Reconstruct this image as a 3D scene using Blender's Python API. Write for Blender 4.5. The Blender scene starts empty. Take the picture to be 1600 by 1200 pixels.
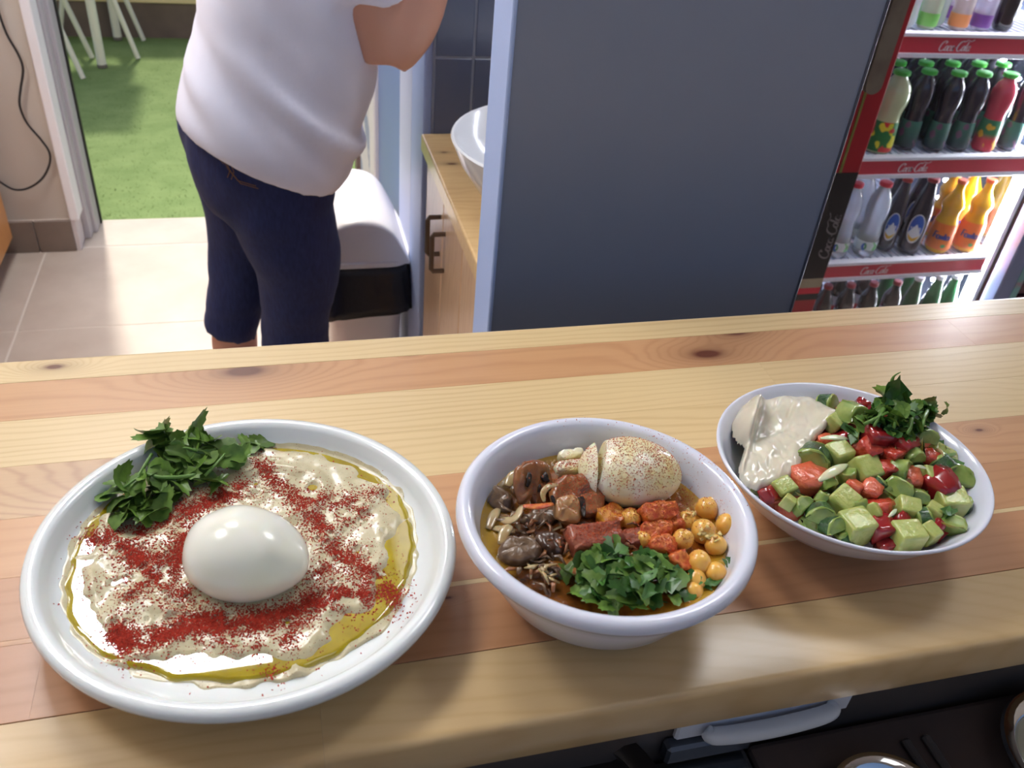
import bpy, bmesh, math, random
from mathutils import Vector, Matrix, noise, Euler
from mathutils import geometry as mgeo
R_ = math.radians
rnd = random.Random(7)
SC = bpy.context.scene
COL = SC.collection

# ------------------------------------------------------------------ camera, sky, sun, exposure
CAM_H = 1.34
F_PX = 1367.7
PITCH, ROLL, YAW = R_(36.10), R_(5.884), R_(17.297)
_f = Vector((math.sin(YAW)*math.cos(PITCH), math.cos(YAW)*math.cos(PITCH), -math.sin(PITCH)))
_r0 = Vector((math.cos(YAW), -math.sin(YAW), 0)); _u0 = _r0.cross(_f)
_r = _r0*math.cos(ROLL) + _u0*math.sin(ROLL)
_u = -_r0*math.sin(ROLL) + _u0*math.cos(ROLL)
cam_d = bpy.data.cameras.new('camera'); cam = bpy.data.objects.new('camera', cam_d); COL.objects.link(cam)
cam.matrix_world = Matrix(((_r.x, _u.x, -_f.x, 0), (_r.y, _u.y, -_f.y, 0), (_r.z, _u.z, -_f.z, CAM_H), (0, 0, 0, 1)))
cam_d.sensor_width = 36; cam_d.lens = 36*F_PX/1600; cam_d.clip_start = .02
cam_d.dof.use_dof = True; cam_d.dof.focus_distance = .56; cam_d.dof.aperture_fstop = 18
SC.camera = cam
vs = SC.view_settings
vs.view_transform = 'Standard'; vs.look = 'None'; vs.gamma = 1; vs.use_curve_mapping = False
vs.exposure = -0.05
world = bpy.data.worlds.new('sky'); SC.world = world; world.use_nodes = True
wn = world.node_tree; wbg = wn.nodes['Background']
sky = wn.nodes.new('ShaderNodeTexSky'); sky.sky_type = 'NISHITA'; sky.sun_disc = False
sky.sun_elevation = R_(50); sky.sun_rotation = R_(-10); sky.air_density = 1.0; sky.dust_density = 2.0; sky.altitude = 100
wn.links.new(sky.outputs[0], wbg.inputs[0]); wbg.inputs[1].default_value = 0.17
sd = bpy.data.lights.new('sun', 'SUN'); sd.energy = 3.2; sd.angle = R_(4); sd.color = (1, .93, .82)
sun = bpy.data.objects.new('sun', sd); COL.objects.link(sun)
sun.rotation_euler = Vector((.12, -.70, -.80)).to_track_quat('-Z', 'Y').to_euler()
LAMP = [(1.16, 1.02, 13.0), (-.42, 1.95, 30.0), (.75, -.55, 1.5), (-1.15, 1.15, 24.0)]     # ceiling panels x, y, radiance; last one added to brighten the shirt

ZC = .99          # counter top height

def ray(px, py):
    return _r*((px-800)/F_PX) + _u*(-(py-600)/F_PX) + _f
def at(px, py, x=None, y=None, z=None):
    d = ray(px, py)
    t = x/d.x if x is not None else (y/d.y if y is not None else (z-CAM_H)/d.z)
    return Vector((0, 0, CAM_H)) + d*t

# ------------------------------------------------------------------ materials
class G:
    """small helper around a node tree"""
    def __init__(s, name):
        s.m = bpy.data.materials.new(name); s.m.use_nodes = True; s.t = s.m.node_tree
        s.b = s.t.nodes['Principled BSDF']; s.out = s.t.nodes['Material Output']
    def n(s, typ, **k):
        nd = s.t.nodes.new(typ)
        for a, v in k.items(): setattr(nd, a, v)
        return nd
    def l(s, a, b): s.t.links.new(a, b)
    def put(s, sock, v):
        if isinstance(v, bpy.types.NodeSocket): s.l(v, sock)
        else: sock.default_value = v
    def math(s, op, a, b=None, c=None, clamp=False):
        nd = s.n('ShaderNodeMath', operation=op); nd.use_clamp = clamp
        for i, v in enumerate((a, b, c)):
            if v is not None: s.put(nd.inputs[i], v)
        return nd.outputs[0]
    def coord(s, which='Object', scale=(1, 1, 1), loc=(0, 0, 0)):
        tc = s.n('ShaderNodeTexCoord'); mp = s.n('ShaderNodeMapping')
        mp.inputs['Scale'].default_value = scale; mp.inputs['Location'].default_value = loc
        s.l(tc.outputs[which], mp.inputs[0]); return mp.outputs[0]
    def noise(s, vec, scale, detail=3, rough=.55, dist=0):
        nd = s.n('ShaderNodeTexNoise'); nd.inputs['Scale'].default_value = scale; nd.inputs['Detail'].default_value = detail
        nd.inputs['Roughness'].default_value = rough; nd.inputs['Distortion'].default_value = dist
        s.l(vec, nd.inputs['Vector']); return nd.outputs[0]
    def ramp(s, fac, stops):
        nd = s.n('ShaderNodeValToRGB'); cr = nd.color_ramp
        while len(cr.elements) < len(stops): cr.elements.new(.5)
        for e, (p, c) in zip(cr.elements, stops): e.position = p; e.color = (*c, 1) if len(c) == 3 else c
        s.put(nd.inputs[0], fac); return nd.outputs[0]
    def mix(s, fac, a, b, mode='MIX'):
        nd = s.n('ShaderNodeMix', data_type='RGBA', blend_type=mode)
        s.put(nd.inputs[0], fac)
        for sock, v in ((nd.inputs[6], a), (nd.inputs[7], b)):
            if isinstance(v, bpy.types.NodeSocket): s.l(v, sock)
            else: sock.default_value = (*v, 1) if len(v) == 3 else v
        return nd.outputs[2]
    def xyz(s, vec):
        nd = s.n('ShaderNodeSeparateXYZ'); s.l(vec, nd.inputs[0]); return nd.outputs
    def bump(s, h, strength=.3, dist=.002):
        nd = s.n('ShaderNodeBump'); nd.inputs['Strength'].default_value = strength; nd.inputs['Distance'].default_value = dist
        s.l(h, nd.inputs['Height']); s.l(nd.outputs[0], s.b.inputs['Normal'])
    def base(s, c):
        if isinstance(c, bpy.types.NodeSocket): s.l(c, s.b.inputs['Base Color'])
        else: s.b.inputs['Base Color'].default_value = (*c, 1)
    def set(s, **k):
        nm = dict(rough='Roughness', metal='Metallic', ior='IOR', trans='Transmission Weight', sss='Subsurface Weight', sssr='Subsurface Scale',
                  coat='Coat Weight', coatr='Coat Roughness', spec='Specular IOR Level', sheen='Sheen Weight', em='Emission Strength', alpha='Alpha')
        for a, v in k.items(): s.put(s.b.inputs[nm[a]], v)

def srgb(r, g, b):
    f = lambda c: (c/255/12.92) if c/255 <= .04045 else ((c/255+.055)/1.055)**2.4
    return (f(r), f(g), f(b))

def M(name, col, rough=.5, var=None, bump=None, sssrad=None, **k):
    """plain principled material; var = (scale, second colour, low, high[, stretch]); bump = (scale, strength, distance)"""
    g = G(name); g.base(col); g.set(rough=rough, **k)
    if var:
        st = var[4] if len(var) > 4 else (1, 1, 1)
        nz = g.noise(g.coord('Object', st), var[0], 4)
        g.base(g.ramp(nz, [(var[2], col), (var[3], var[1])]))
    if bump:
        g.bump(g.noise(g.coord('Object'), bump[0], 4), bump[1], bump[2])
    if sssrad: g.b.inputs['Subsurface Radius'].default_value = sssrad
    return g.m

def wood(name, light, dark, freq=95, knots=(), amp=.5, contrast=1.0, rough=.33, seed=0, curve=0.0, ax='x', stain=None):
    """pine: growth rings run along one axis, bend round knots"""
    g = G(name)
    co = g.coord('Object', (1, 1, 1), (seed*.37, seed*.11, seed*.05))
    raw = g.xyz(g.coord('Object'))
    x, y = (raw[0], raw[1]) if ax == 'x' else ((raw[1], raw[0]) if ax == 'y' else (raw[2], raw[1]))
    st = {'x': (3, 14, 14), 'y': (14, 3, 14), 'z': (14, 14, 3)}[ax]
    nz = g.noise(g.coord('Object', st, (seed*1.7, seed*2.3, seed)), 1.6, 3)
    ph = g.math('ADD', g.math('MULTIPLY', y, freq), g.math('MULTIPLY', nz, amp*10))
    if curve: ph = g.math('ADD', ph, g.math('MULTIPLY', g.math('POWER', g.math('ABSOLUTE', g.math('ADD', x, seed*.01)), 2.0), curve))
    core = None
    for kx, ky, size in knots:
        dx = g.math('DIVIDE', g.math('SUBTRACT', x, kx), size*2.0); dy = g.math('DIVIDE', g.math('SUBTRACT', y, ky), size*.9)
        d2 = g.math('ADD', g.math('MULTIPLY', dx, dx), g.math('MULTIPLY', dy, dy))
        e = g.math('EXPONENT', g.math('MULTIPLY', d2, -.35))
        ph = g.math('ADD', ph, g.math('MULTIPLY', e, 7.0))
        c = g.math('EXPONENT', g.math('MULTIPLY', d2, -5.0))
        w = g.math('EXPONENT', g.math('MULTIPLY', d2, -.45))
        cc = g.math('ADD', g.math('MULTIPLY', c, .9), g.math('MULTIPLY', w, .35))
        core = cc if core is None else g.math('ADD', core, cc)
    s = g.math('MULTIPLY_ADD', g.math('SINE', g.math('MULTIPLY', ph, 6.283)), .5, .5)
    s = g.math('POWER', s, 3.0)
    fine = g.noise(g.coord('Object', tuple(v*(.8 if v < 5 else 12) for v in st)), 3.0, 2)
    big = g.noise(g.coord('Object', st, (seed, 0, 0)), .55, 2)
    f = g.math('MULTIPLY', s, g.math('MULTIPLY_ADD', big, 1.1, -.12, True), clamp=True)
    f = g.math('MULTIPLY', f, contrast)
    f = g.math('ADD', f, g.math('MULTIPLY_ADD', fine, .36, -.16), clamp=True)
    c = g.mix(f, light, dark)
    c = g.mix(g.math('MULTIPLY_ADD', big, .6, -.12, True), c, tuple(a*.72+b*.28 for a, b in zip(light, dark)))
    if core is not None:
        c = g.mix(g.math('MULTIPLY', core, 1.1, clamp=True), c, srgb(98, 48, 26))
    g.base(c); g.set(rough=rough, spec=.45, coat=.4, coatr=.2)
    g.bump(g.math('ADD', fine, s), .04, .0006)
    return g.m

def glossmix(name, col, fac=.07):
    """clear pane: lets light straight through, mirrors a little"""
    g = G(name); t = g.n('ShaderNodeBsdfTransparent'); t.inputs[0].default_value = (*col, 1)
    gl = g.n('ShaderNodeBsdfGlossy'); gl.inputs['Roughness'].default_value = .02
    fr = g.n('ShaderNodeLayerWeight'); fr.inputs[0].default_value = .25
    mx = g.n('ShaderNodeMixShader'); g.l(g.math('MULTIPLY_ADD', fr.outputs['Fresnel'], .12, fac*.25), mx.inputs[0])
    g.l(t.outputs[0], mx.inputs[1]); g.l(gl.outputs[0], mx.inputs[2]); g.l(mx.outputs[0], g.out.inputs[0]); return g.m

# ------------------------------------------------------------------ mesh helpers
class MB:
    def __init__(s): s.v = []; s.f = []; s.mi = []
    def add(s, vs, fs, mi=0):
        o = len(s.v); s.v += [Vector(v) for v in vs]; s.f += [tuple(i+o for i in f) for f in fs]; s.mi += [mi]*len(fs); return s
    def box(s, a, b, mi=0):
        x0, y0, z0 = a; x1, y1, z1 = b
        return s.add([(x0,y0,z0),(x1,y0,z0),(x1,y1,z0),(x0,y1,z0),(x0,y0,z1),(x1,y0,z1),(x1,y1,z1),(x0,y1,z1)],
                     [(0,3,2,1),(4,5,6,7),(0,1,5,4),(1,2,6,5),(2,3,7,6),(3,0,4,7)], mi)
    def bbox(s, a, b, bev=.003, seg=2, mi=0):
        bm = bmesh.new(); bmesh.ops.create_cube(bm, size=1)
        a = Vector(a); b = Vector(b)
        for v in bm.verts: v.co = Vector([(a[i]+b[i])/2 + v.co[i]*(b[i]-a[i]) for i in range(3)])
        bmesh.ops.bevel(bm, geom=bm.edges[:], offset=bev, segments=seg, affect='EDGES', profile=.5)
        s.bm(bm, mi); return s
    def bm(s, bm, mi=None):
        bm.verts.index_update()
        o = len(s.v); s.v += [v.co.copy() for v in bm.verts]
        for f in bm.faces: s.f.append(tuple(v.index+o for v in f.verts)); s.mi.append(f.material_index if mi is None else mi)
        bm.free(); return s
    def tube(s, path, rad, n=10, cap=True, mi=0, flat=1.0, upv=None):
        path = [Vector(p) for p in path]; k = len(path)
        rad = [rad]*k if isinstance(rad, (int, float)) else rad
        up = None; rings = []
        for i, p in enumerate(path):
            t = (path[min(i+1, k-1)] - path[max(i-1, 0)]).normalized()
            if up is None:
                up = Vector(upv) if upv else (Vector((0, 0, 1)) if abs(t.z) < .9 else Vector((1, 0, 0)))
            a = t.cross(up)
            if a.length < 1e-6: a = t.orthogonal()
            a.normalize(); up = a.cross(t).normalized()
            rings.append([p + (a*math.cos(2*math.pi*j/n) + up*math.sin(2*math.pi*j/n)*flat)*rad[i] for j in range(n)])
        return s.loft(rings, cap, mi)
    def loft(s, rings, cap=True, mi=0, closed=True):
        n = len(rings[0]); o = len(s.v)
        for r in rings: s.v += [Vector(p) for p in r]
        m = n if closed else n-1
        for i in range(len(rings)-1):
            for j in range(m):
                s.f.append((o+i*n+j, o+i*n+(j+1) % n, o+(i+1)*n+(j+1) % n, o+(i+1)*n+j)); s.mi.append(mi)
        if cap:
            s.f.append(tuple(o+j for j in reversed(range(n)))); s.mi.append(mi)
            q = o+(len(rings)-1)*n; s.f.append(tuple(q+j for j in range(n))); s.mi.append(mi)
        return s
    def lathe(s, prof, c=(0, 0, 0), n=32, mi=0, sx=1, sy=1):
        c = Vector(c); rings = []
        for r, z in prof:
            rings.append([c + Vector((sx*r*math.cos(2*math.pi*j/n), sy*r*math.sin(2*math.pi*j/n), z)) for j in range(n)])
        return s.loft(rings, True, mi)
    def prism(s, poly, z0, z1, mi=0, fn=None):
        """poly (2-D) extruded; fn maps (u, v, w) to space"""
        fn = fn or (lambda u, v, w: Vector((u, v, w))); n = len(poly); o = len(s.v)
        s.v += [fn(u, v, z0) for u, v in poly] + [fn(u, v, z1) for u, v in poly]
        s.f.append(tuple(o+j for j in reversed(range(n)))); s.f.append(tuple(o+n+j for j in range(n))); s.mi += [mi, mi]
        for j in range(n): s.f.append((o+j, o+(j+1) % n, o+n+(j+1) % n, o+n+j)); s.mi.append(mi)
        return s
    def mesh(s, name, mats, origin=(0, 0, 0), smooth=False, fix=True):
        me = bpy.data.meshes.new(name); o = Vector(origin)
        me.from_pydata([v-o for v in s.v], [], s.f)
        for m in (mats if isinstance(mats, (list, tuple)) else [mats]): me.materials.append(m)
        me.polygons.foreach_set('material_index', s.mi)
        if fix:
            bm = bmesh.new(); bm.from_mesh(me); bmesh.ops.recalc_face_normals(bm, faces=bm.faces[:]); bm.to_mesh(me); bm.free()
        if smooth:
            me.polygons.foreach_set('use_smooth', [True]*len(me.polygons))
            if smooth != True and smooth < 180: me.set_sharp_from_angle(angle=R_(smooth))
        me.update(); return me
    def build(s, name, mats, parent=None, origin=None, smooth=False, kind=None, fix=True):
        if origin is None: origin = parent_loc(parent) if parent else (0, 0, 0)
        o = bpy.data.objects.new(name, s.mesh(name, mats, origin, smooth, fix)); COL.objects.link(o)
        if parent: o.parent = parent
        else: o.location = origin
        if kind: o['kind'] = kind
        return o

def parent_loc(o):
    p = Vector((0, 0, 0))
    while o is not None: p += o.location; o = o.parent
    return p
def tag(o, label, cat, group=None, kind=None):
    o['label'] = label; o['category'] = cat
    if group: o['group'] = group
    if kind: o['kind'] = kind
    return o
def thing(name, label, cat, loc=(0, 0, 0), group=None):
    o = bpy.data.objects.new(name, None); COL.objects.link(o); o.location = loc; o.empty_display_size = .02
    return tag(o, label, cat, group)
def struct(o): o['kind'] = 'structure'; return o
def dup(o, parent=None):
    c = o.copy(); COL.objects.link(c)
    if parent: c.parent = parent
    for ch in o.children: dup(ch, c)
    return c
def place(me, name, loc, rot=(0, 0, 0), sc=1.0, parent=None):
    o = bpy.data.objects.new(name, me); COL.objects.link(o)
    o.location = loc; o.rotation_euler = rot; o.scale = (sc, sc, sc) if isinstance(sc, (int, float)) else sc
    if parent: o.parent = parent
    return o
def evalmesh(o):
    dg = bpy.context.evaluated_depsgraph_get(); dg.update()
    return bpy.data.meshes.new_from_object(o.evaluated_get(dg))
def fused(mb, name, mat, parent, vox=.012, smooth=6, bumpfn=None):
    """one continuous surface grown over overlapping tubes"""
    o = mb.build(name, mat, parent, smooth=True)
    md = o.modifiers.new('r', 'REMESH'); md.mode = 'VOXEL'; md.voxel_size = vox; md.use_smooth_shade = True
    sm = o.modifiers.new('s', 'SMOOTH'); sm.iterations = smooth; sm.factor = .5
    me = evalmesh(o); o.modifiers.clear(); o.data = me
    if not me.materials: me.materials.append(mat)
    if bumpfn:
        for v in me.vertices: v.co += bumpfn(v.co, v.normal)
    me.polygons.foreach_set('use_smooth', [True]*len(me.polygons)); me.update(); return o
def fbm(p, sc, oct=3):
    return noise.fractal(Vector(p)*sc, 1.0, 2.0, oct)
def curve_pts(pts, n=24):
    """Catmull-Rom through the points"""
    P = [Vector(p) for p in pts]; P = [2*P[0]-P[1]] + P + [2*P[-1]-P[-2]]; out = []
    for i in range(1, len(P)-2):
        for k in range(n):
            t = k/n; a, b, c, d = P[i-1:i+3]
            out.append(.5*((2*b)+(c-a)*t+(2*a-5*b+4*c-d)*t*t+(3*b-a-3*c+d)*t**3))
    out.append(P[-2]); return out

# ------------------------------------------------------------------ shared materials
MWHITE = M('white_paint', srgb(226, 222, 222), .6)
MWALL = M('wall_paint', srgb(205, 196, 184), .8, bump=(60, .1, .002))
MLILAC = M('pale_frame_paint', srgb(196, 204, 232), .45)
MBLUE = M('blue_frame', srgb(112, 134, 188), .4)
MPANEL = M('slate_blue_laminate', srgb(140, 150, 172), .42, var=(2.5, srgb(133, 144, 167), .35, .7))
MALU = M('aluminium', srgb(190, 190, 196), .38, metal=.7)
MBLACK = M('black_rubber', srgb(22, 22, 24), .5)
MTILE_D = M('dark_wall_tile', srgb(96, 106, 134), .22, var=(6, srgb(86, 97, 126), .3, .7))
MGROUT_D = M('tile_grout', srgb(140, 146, 164), .8)
MFLOOR = M('beige_floor_tile', srgb(196, 182, 168), .42, var=(5, srgb(176, 160, 146), .35, .75), bump=(40, .05, .002))
MGROUT = M('floor_grout', srgb(214, 204, 192), .8)
MBASE = M('taupe_tile', srgb(138, 122, 110), .45, var=(7, srgb(122, 108, 98), .35, .7))
MSTEEL = M('brushed_steel', srgb(150, 152, 158), .32, metal=1.0, var=(30, srgb(128, 130, 136), .3, .7, (1, 12, 1)))
MDSTEEL = M('dark_steel', srgb(104, 95, 91), .4, metal=.15, var=(4, srgb(86, 79, 77), .3, .7))
MCHROME = M('chrome', (.8, .8, .8), .08, metal=1)
MCERAM = M('white_ceramic', srgb(228, 230, 236), .16, spec=.6)
def melamine(name, col):
    g = G(name); g.base(col); g.set(rough=.17, spec=.55, sss=.06, sssr=.004, coat=.3, coatr=.06); return g.m
MPLATE = melamine('white_melamine', srgb(226, 231, 232))
MBOWL = melamine('cool_white_melamine', srgb(218, 221, 236))

# ------------------------------------------------------------------ the room
fl = thing('floor', '', '', (0, 0, 0)); del fl['label'], fl['category']; struct(fl)
MB().box((-1.8, -1.2, -.03), (2.6, 2.79, -.0012)).build('grout_bed', MGROUT, fl)
ft = MB().bbox((-.4535, -.2265, -.012), (.4535, .2265, 0), .0015, 1).mesh('floor_tile', MFLOOR, smooth=False)
k = 0
for j in range(9):
    yc = 2.603 - .2275 - j*.455
    for i in range(-1, 4):
        xc = -.69 + .4555 + (i-1)*.911 + (.0 if j < 40 else 0)
        if xc > 2.6 or xc < -1.7: continue
        place(ft, 'tile', (xc, yc, 0), parent=fl)
tt = MB().bbox((-.4535, -.088, -.012), (.4535, .088, 0), .0015, 1).mesh('threshold_tile', MFLOOR)
for i in range(0, 3): place(tt, 'tile', (-.69 + .4555 + (i-1)*.911, 2.697, 0), parent=fl)

ce = MB().box((-1.8, -1.2, 2.9), (2.6, 2.70, 2.96)); struct(ce.build('ceiling', MWHITE))
struct(MB().box((-1.85, -1.2, 0), (-1.8, 2.6, 2.9)).build('wall_left', MWALL)); struct(MB().box((2.6, -1.2, 0), (2.65, 2.6, 2.9)).build('wall_right', MWALL))
struct(MB().box((-1.8, -1.25, 0), (2.6, -1.2, 1.55)).build('wall_front_sky_block', MWALL))  # unseen wall, kept half height to block low sky light
# door wall: left part with return, lintel, right part behind the tiled wall
wl = MB().box((-1.8, 2.60, 0), (-.60, 2.72, 2.9)); wl.box((-.60, 2.60, 2.12), (.27, 2.72, 2.9)); wl.box((.27, 2.60, 0), (2.6, 2.72, 2.9))
wl = struct(wl.build('wall_back', MWALL))
ws = struct(MB().box((.272, 1.475, 0), (.36, 2.60, 2.9)).build('wall_side', MWHITE))
bb = struct(bpy.data.objects.new('baseboard_left', None)); COL.objects.link(bb)
MB().box((-1.8, 2.592, .002), (-.603, 2.60, .098)).build('baseboard_core', MGROUT, bb)
for i in range(4):
    x1 = -.604 if i == 0 else -.706 - (i-1)*.302
    x0 = -.702 if i == 0 else x1 - .298
    MB().bbox((x0, 2.581, 0), (x1, 2.593, .1), .0015, 1).build('baseboard_tile', MBASE, bb)
MB().bbox((-.6035, 2.583, 0), (-.590, 2.72, .1), .0015, 1).build('baseboard_tile', M('lit_skirting', srgb(214, 206, 206), .5), bb)  # end face of the skirting, its light painted in as a paler colour
struct(MB().bbox((-.604, 2.580, .1), (-.578, 2.655, 2.12), .004, 2).build('trim_1', M('bright_white_trim', srgb(244, 242, 244), .5)))
# door frame (aluminium) with black gasket
df = bpy.data.objects.new('door_1', None); COL.objects.link(df); struct(df)
jl = MB().bbox((-.592, 2.66, 0), (-.572, 2.78, 2.10), .003, 1); jl.bbox((-.575, 2.70, 0), (-.560, 2.775, 2.10), .003, 1)
jl.build('door_jamb', M('grey_jamb', srgb(186, 182, 186), .45), df)
MB().box((-.561, 2.765, 0), (-.555, 2.783, 2.10)).build('gasket', MBLACK, df)
MB().bbox((-.592, 2.66, 2.10), (.27, 2.78, 2.14), .003, 1).build('door_head', MALU, df)
MB().bbox((.248, 2.72, 0), (.268, 2.785, 2.10), .003, 1).build('door_jamb', M('brown_edge', srgb(120, 100, 96), .5), df)
# open door leaf folded flat against the side wall
dl = bpy.data.objects.new('door_2', None); COL.objects.link(dl); struct(dl)
xf = .252
MB().bbox((xf+.002, 2.30, .02), (.270, 2.65, 2.08), .003, 1).build('door_panel', M('whitewashed_board', srgb(212, 210, 212), .6, var=(9, srgb(146, 156, 182), .52, .56, (1, .5, 1.0))), dl)
MB().bbox((xf-.006, 2.20, .01), (.270, 2.31, 2.09), .004, 1).build('door_stile', M('door_stile_white', srgb(222, 220, 224), .45), dl)
MB().bbox((xf+.006, 1.76, .02), (.270, 2.20, 2.08), .003, 1).build('door_panel', MBLUE, dl)
MB().bbox((xf-.002, 1.60, .01), (.270, 1.765, 2.09), .005, 1).build('door_stile', MLILAC, dl)
struct(MB().bbox((.249, 1.4675, 0), (.2715, 1.60, 2.2), .004, 2).build('trim_2', M('blue_white_trim', srgb(178, 196, 238), .45)))
# tiled wall behind the basin
tw = struct(MB().box((.262, 1.4603, 0), (.95, 1.50, 2.9)).build('wall_tiled', MGROUT_D))
px_, pz_ = .1385, .1365
vt = {}
z0 = .64
for j in range(11):
    za = z0 + j*pz_
    for i in range(5):
        xa = .330 + (i-1)*px_ + .002; xb = xa + px_ - .004
        xa = max(xa, .266)
        MB().bbox((xa, 1.459, za+.002), (xb, 1.4665, za+pz_-.002), .0012, 1).build('tile', MTILE_D, tw)

# ------------------------------------------------------------------ outdoors
struct(MB().box((-4, 2.79, -.06), (4, 7.5, -.012)).build('ground', M('concrete', srgb(150, 145, 140), .9)))
MTURF = M('artificial_turf', srgb(128, 150, 90), .95, var=(9, srgb(112, 136, 76), .35, .7))
g_ = MTURF.node_tree
tb = MB(); nx, ny = 90, 60
vsx = []
for j in range(ny+1):
    for i in range(nx+1):
        x = -1.9 + 3.4*i/nx; y = 2.79 + 2.06*j/ny
        vsx.append((x, y, .002 + .0025*noise.noise((x*40, y*40, 0)) - .0055))
tb.add(vsx, [(j*(nx+1)+i, j*(nx+1)+i+1, (j+1)*(nx+1)+i+1, (j+1)*(nx+1)+i) for j in range(ny) for i in range(nx)])
for q in range(16000):        # short blades
    x = rnd.uniform(-.9, .9); y = 2.80 + 2.0*rnd.random()**1.4; a = rnd.uniform(0, 6.28); h = rnd.uniform(.003, .006); w = .0018
    dx, dy = math.cos(a)*w, math.sin(a)*w; lx, ly = rnd.uniform(-.006, .006), rnd.uniform(-.006, .006)
    tb.add([(x-dx, y-dy, -.007), (x+dx, y+dy, -.007), (x+lx, y+ly, h-.004)], [(0, 1, 2)])
tag(tb.build('turf', MTURF, fix=False), 'bright green artificial turf lying outside the open doorway', 'turf', kind='stuff')
pw = MB().bbox((-3, 4.85, -.01), (3, 5.05, .165), .004, 1)
pwt = thing('planter_wall', 'low grey-brown kerb wall with a cream top beyond the turf', 'low wall', (0, 4.85, 0))
pw.build('kerb', M('grey_brown_render', srgb(128, 110, 104), .9, var=(5, srgb(110, 95, 90), .35, .7)), pwt)
MB().bbox((-3, 4.835, .165), (3, 5.25, .195), .004, 1).build('cap', M('cream_coping', srgb(236, 214, 172), .7), pwt)
MB().box((-3, 5.25, 0), (3, 5.4, .85)).build('upstand', M('cream_render', srgb(220, 205, 180), .8), pwt)

# white chairs and table on the turf
MCH = M('white_tube', srgb(236, 232, 222), .35)
MSH = M('cream_shell', srgb(240, 226, 196), .4)
def patio_chair(cx, cy, label, rz=0, feet=(.19, .15)):
    t = thing('patio_chair', label, 'chair', (cx, cy, 0), 'white chairs on the turf')
    fx, fy = feet
    for sx in (1, -1):
        for sy in (-1, 1):
            MB().tube([(cx+sx*fx, cy+sy*fy, .0), (cx+sx*(fx-.105), cy+sy*(fy-.03), .40)], [.011, .013], 10).build('leg', MCH, t, smooth=60)
            MB().tube([(cx+sx*(fx-.085), cy+sy*(fy-.024), .33), (cx+sx*(fx-.105), cy+sy*(fy-.03), .41)], [.016, .024], 10).build('socket', MSH, t, smooth=60)
    rings = []
    for zz, s in ((.405, .92), (.425, 1.0), (.437, 1.0), (.437, .9), (.428, .5), (.426, .05)):
        rings.append([(cx + .13*s*math.copysign(abs(math.cos(a))**.6, math.cos(a)), cy + .125*s*math.copysign(abs(math.sin(a))**.6, math.sin(a)), zz) for a in [2*math.pi*q/24 for q in range(24)]])
    MB().loft(rings).build('seat', MSH, t, smooth=50)
    b = MB(); rr = []
    for q in range(13):
        a = math.pi*(q/12)
        rr.append([(cx-.14+.02*0 - .03*math.sin(a), cy-.15*math.cos(a), z) for z in (.43,)] )
    grid = []
    for zz, rad in ((.43, .12), (.50, .125), (.58, .128), (.655, .125)):
        grid.append([Vector((cx - .03 - rad*math.sin(math.pi*q/12)*.8, cy - rad*math.cos(math.pi*q/12), zz)) for q in range(13)])
    b.loft(grid, cap=False, closed=False)
    o = b.build('backrest', MSH, t, smooth=True); md = o.modifiers.new('s', 'SOLIDIFY'); md.thickness = .008
    return t
patio_chair(-.985, 4.35, 'white chair on the turf nearest the left door jamb, its cream socket in view')
patio_chair(-.785, 4.645, 'white chair on the turf farther back, its thin splayed legs before the kerb wall')
tt_ = thing('patio_table', 'white table on the turf with thick upright round legs', 'table', (-1.05, 4.6, 0))
for x, y in ((-.735, 4.36), (-.714, 4.80), (-1.40, 4.36), (-1.40, 4.80)):
    MB().tube([(x, y, .012), (x, y, .70)], .02, 14).build('leg', MCH, tt_, smooth=60)
    MB().tube([(x, y, 0), (x, y, .014)], .0215, 14).build('foot', M('grey_foot', srgb(120, 112, 104), .6), tt_, smooth=60)
MB().bbox((-1.46, 4.30, .83), (-.66, 4.86, .86), .006, 2).build('table_top', MSH, tt_)
MB().bbox((-1.42, 4.34, .69), (-.70, 4.82, .83), .004, 1).build('apron', MCH, tt_)

# ------------------------------------------------------------------ ceiling lamps
for i, (lx, ly, st) in enumerate(LAMP):
    t = thing('ceiling_lamp', ['square light panel in the ceiling above the drinks fridge', 'square light panel in the ceiling before the doorway',
              'square light panel in the ceiling on the cook side of the counter', 'square light panel added over the left wall cupboard to brighten the shirt'][i], 'lamp', (lx, ly, 2.9), 'ceiling light panels')
    fr = MB()
    for a, b in (((-.31, -.31), (.31, -.295)), ((-.31, .295), (.31, .31)), ((-.31, -.295), (-.295, .295)), ((.295, -.295), (.31, .295))):
        fr.box((lx+a[0], ly+a[1], 2.885), (lx+b[0], ly+b[1], 2.8995))
    fr.build('frame', MWHITE, t)
    g = G('lamp_diffuser'); g.base((.8, .8, .8)); g.b.inputs['Emission Color'].default_value = (.98, .985, 1, 1); g.set(em=st)
    MB().box((lx-.294, ly-.294, 2.889), (lx+.294, ly+.294, 2.8995)).build('diffuser', g.m, t)
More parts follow.
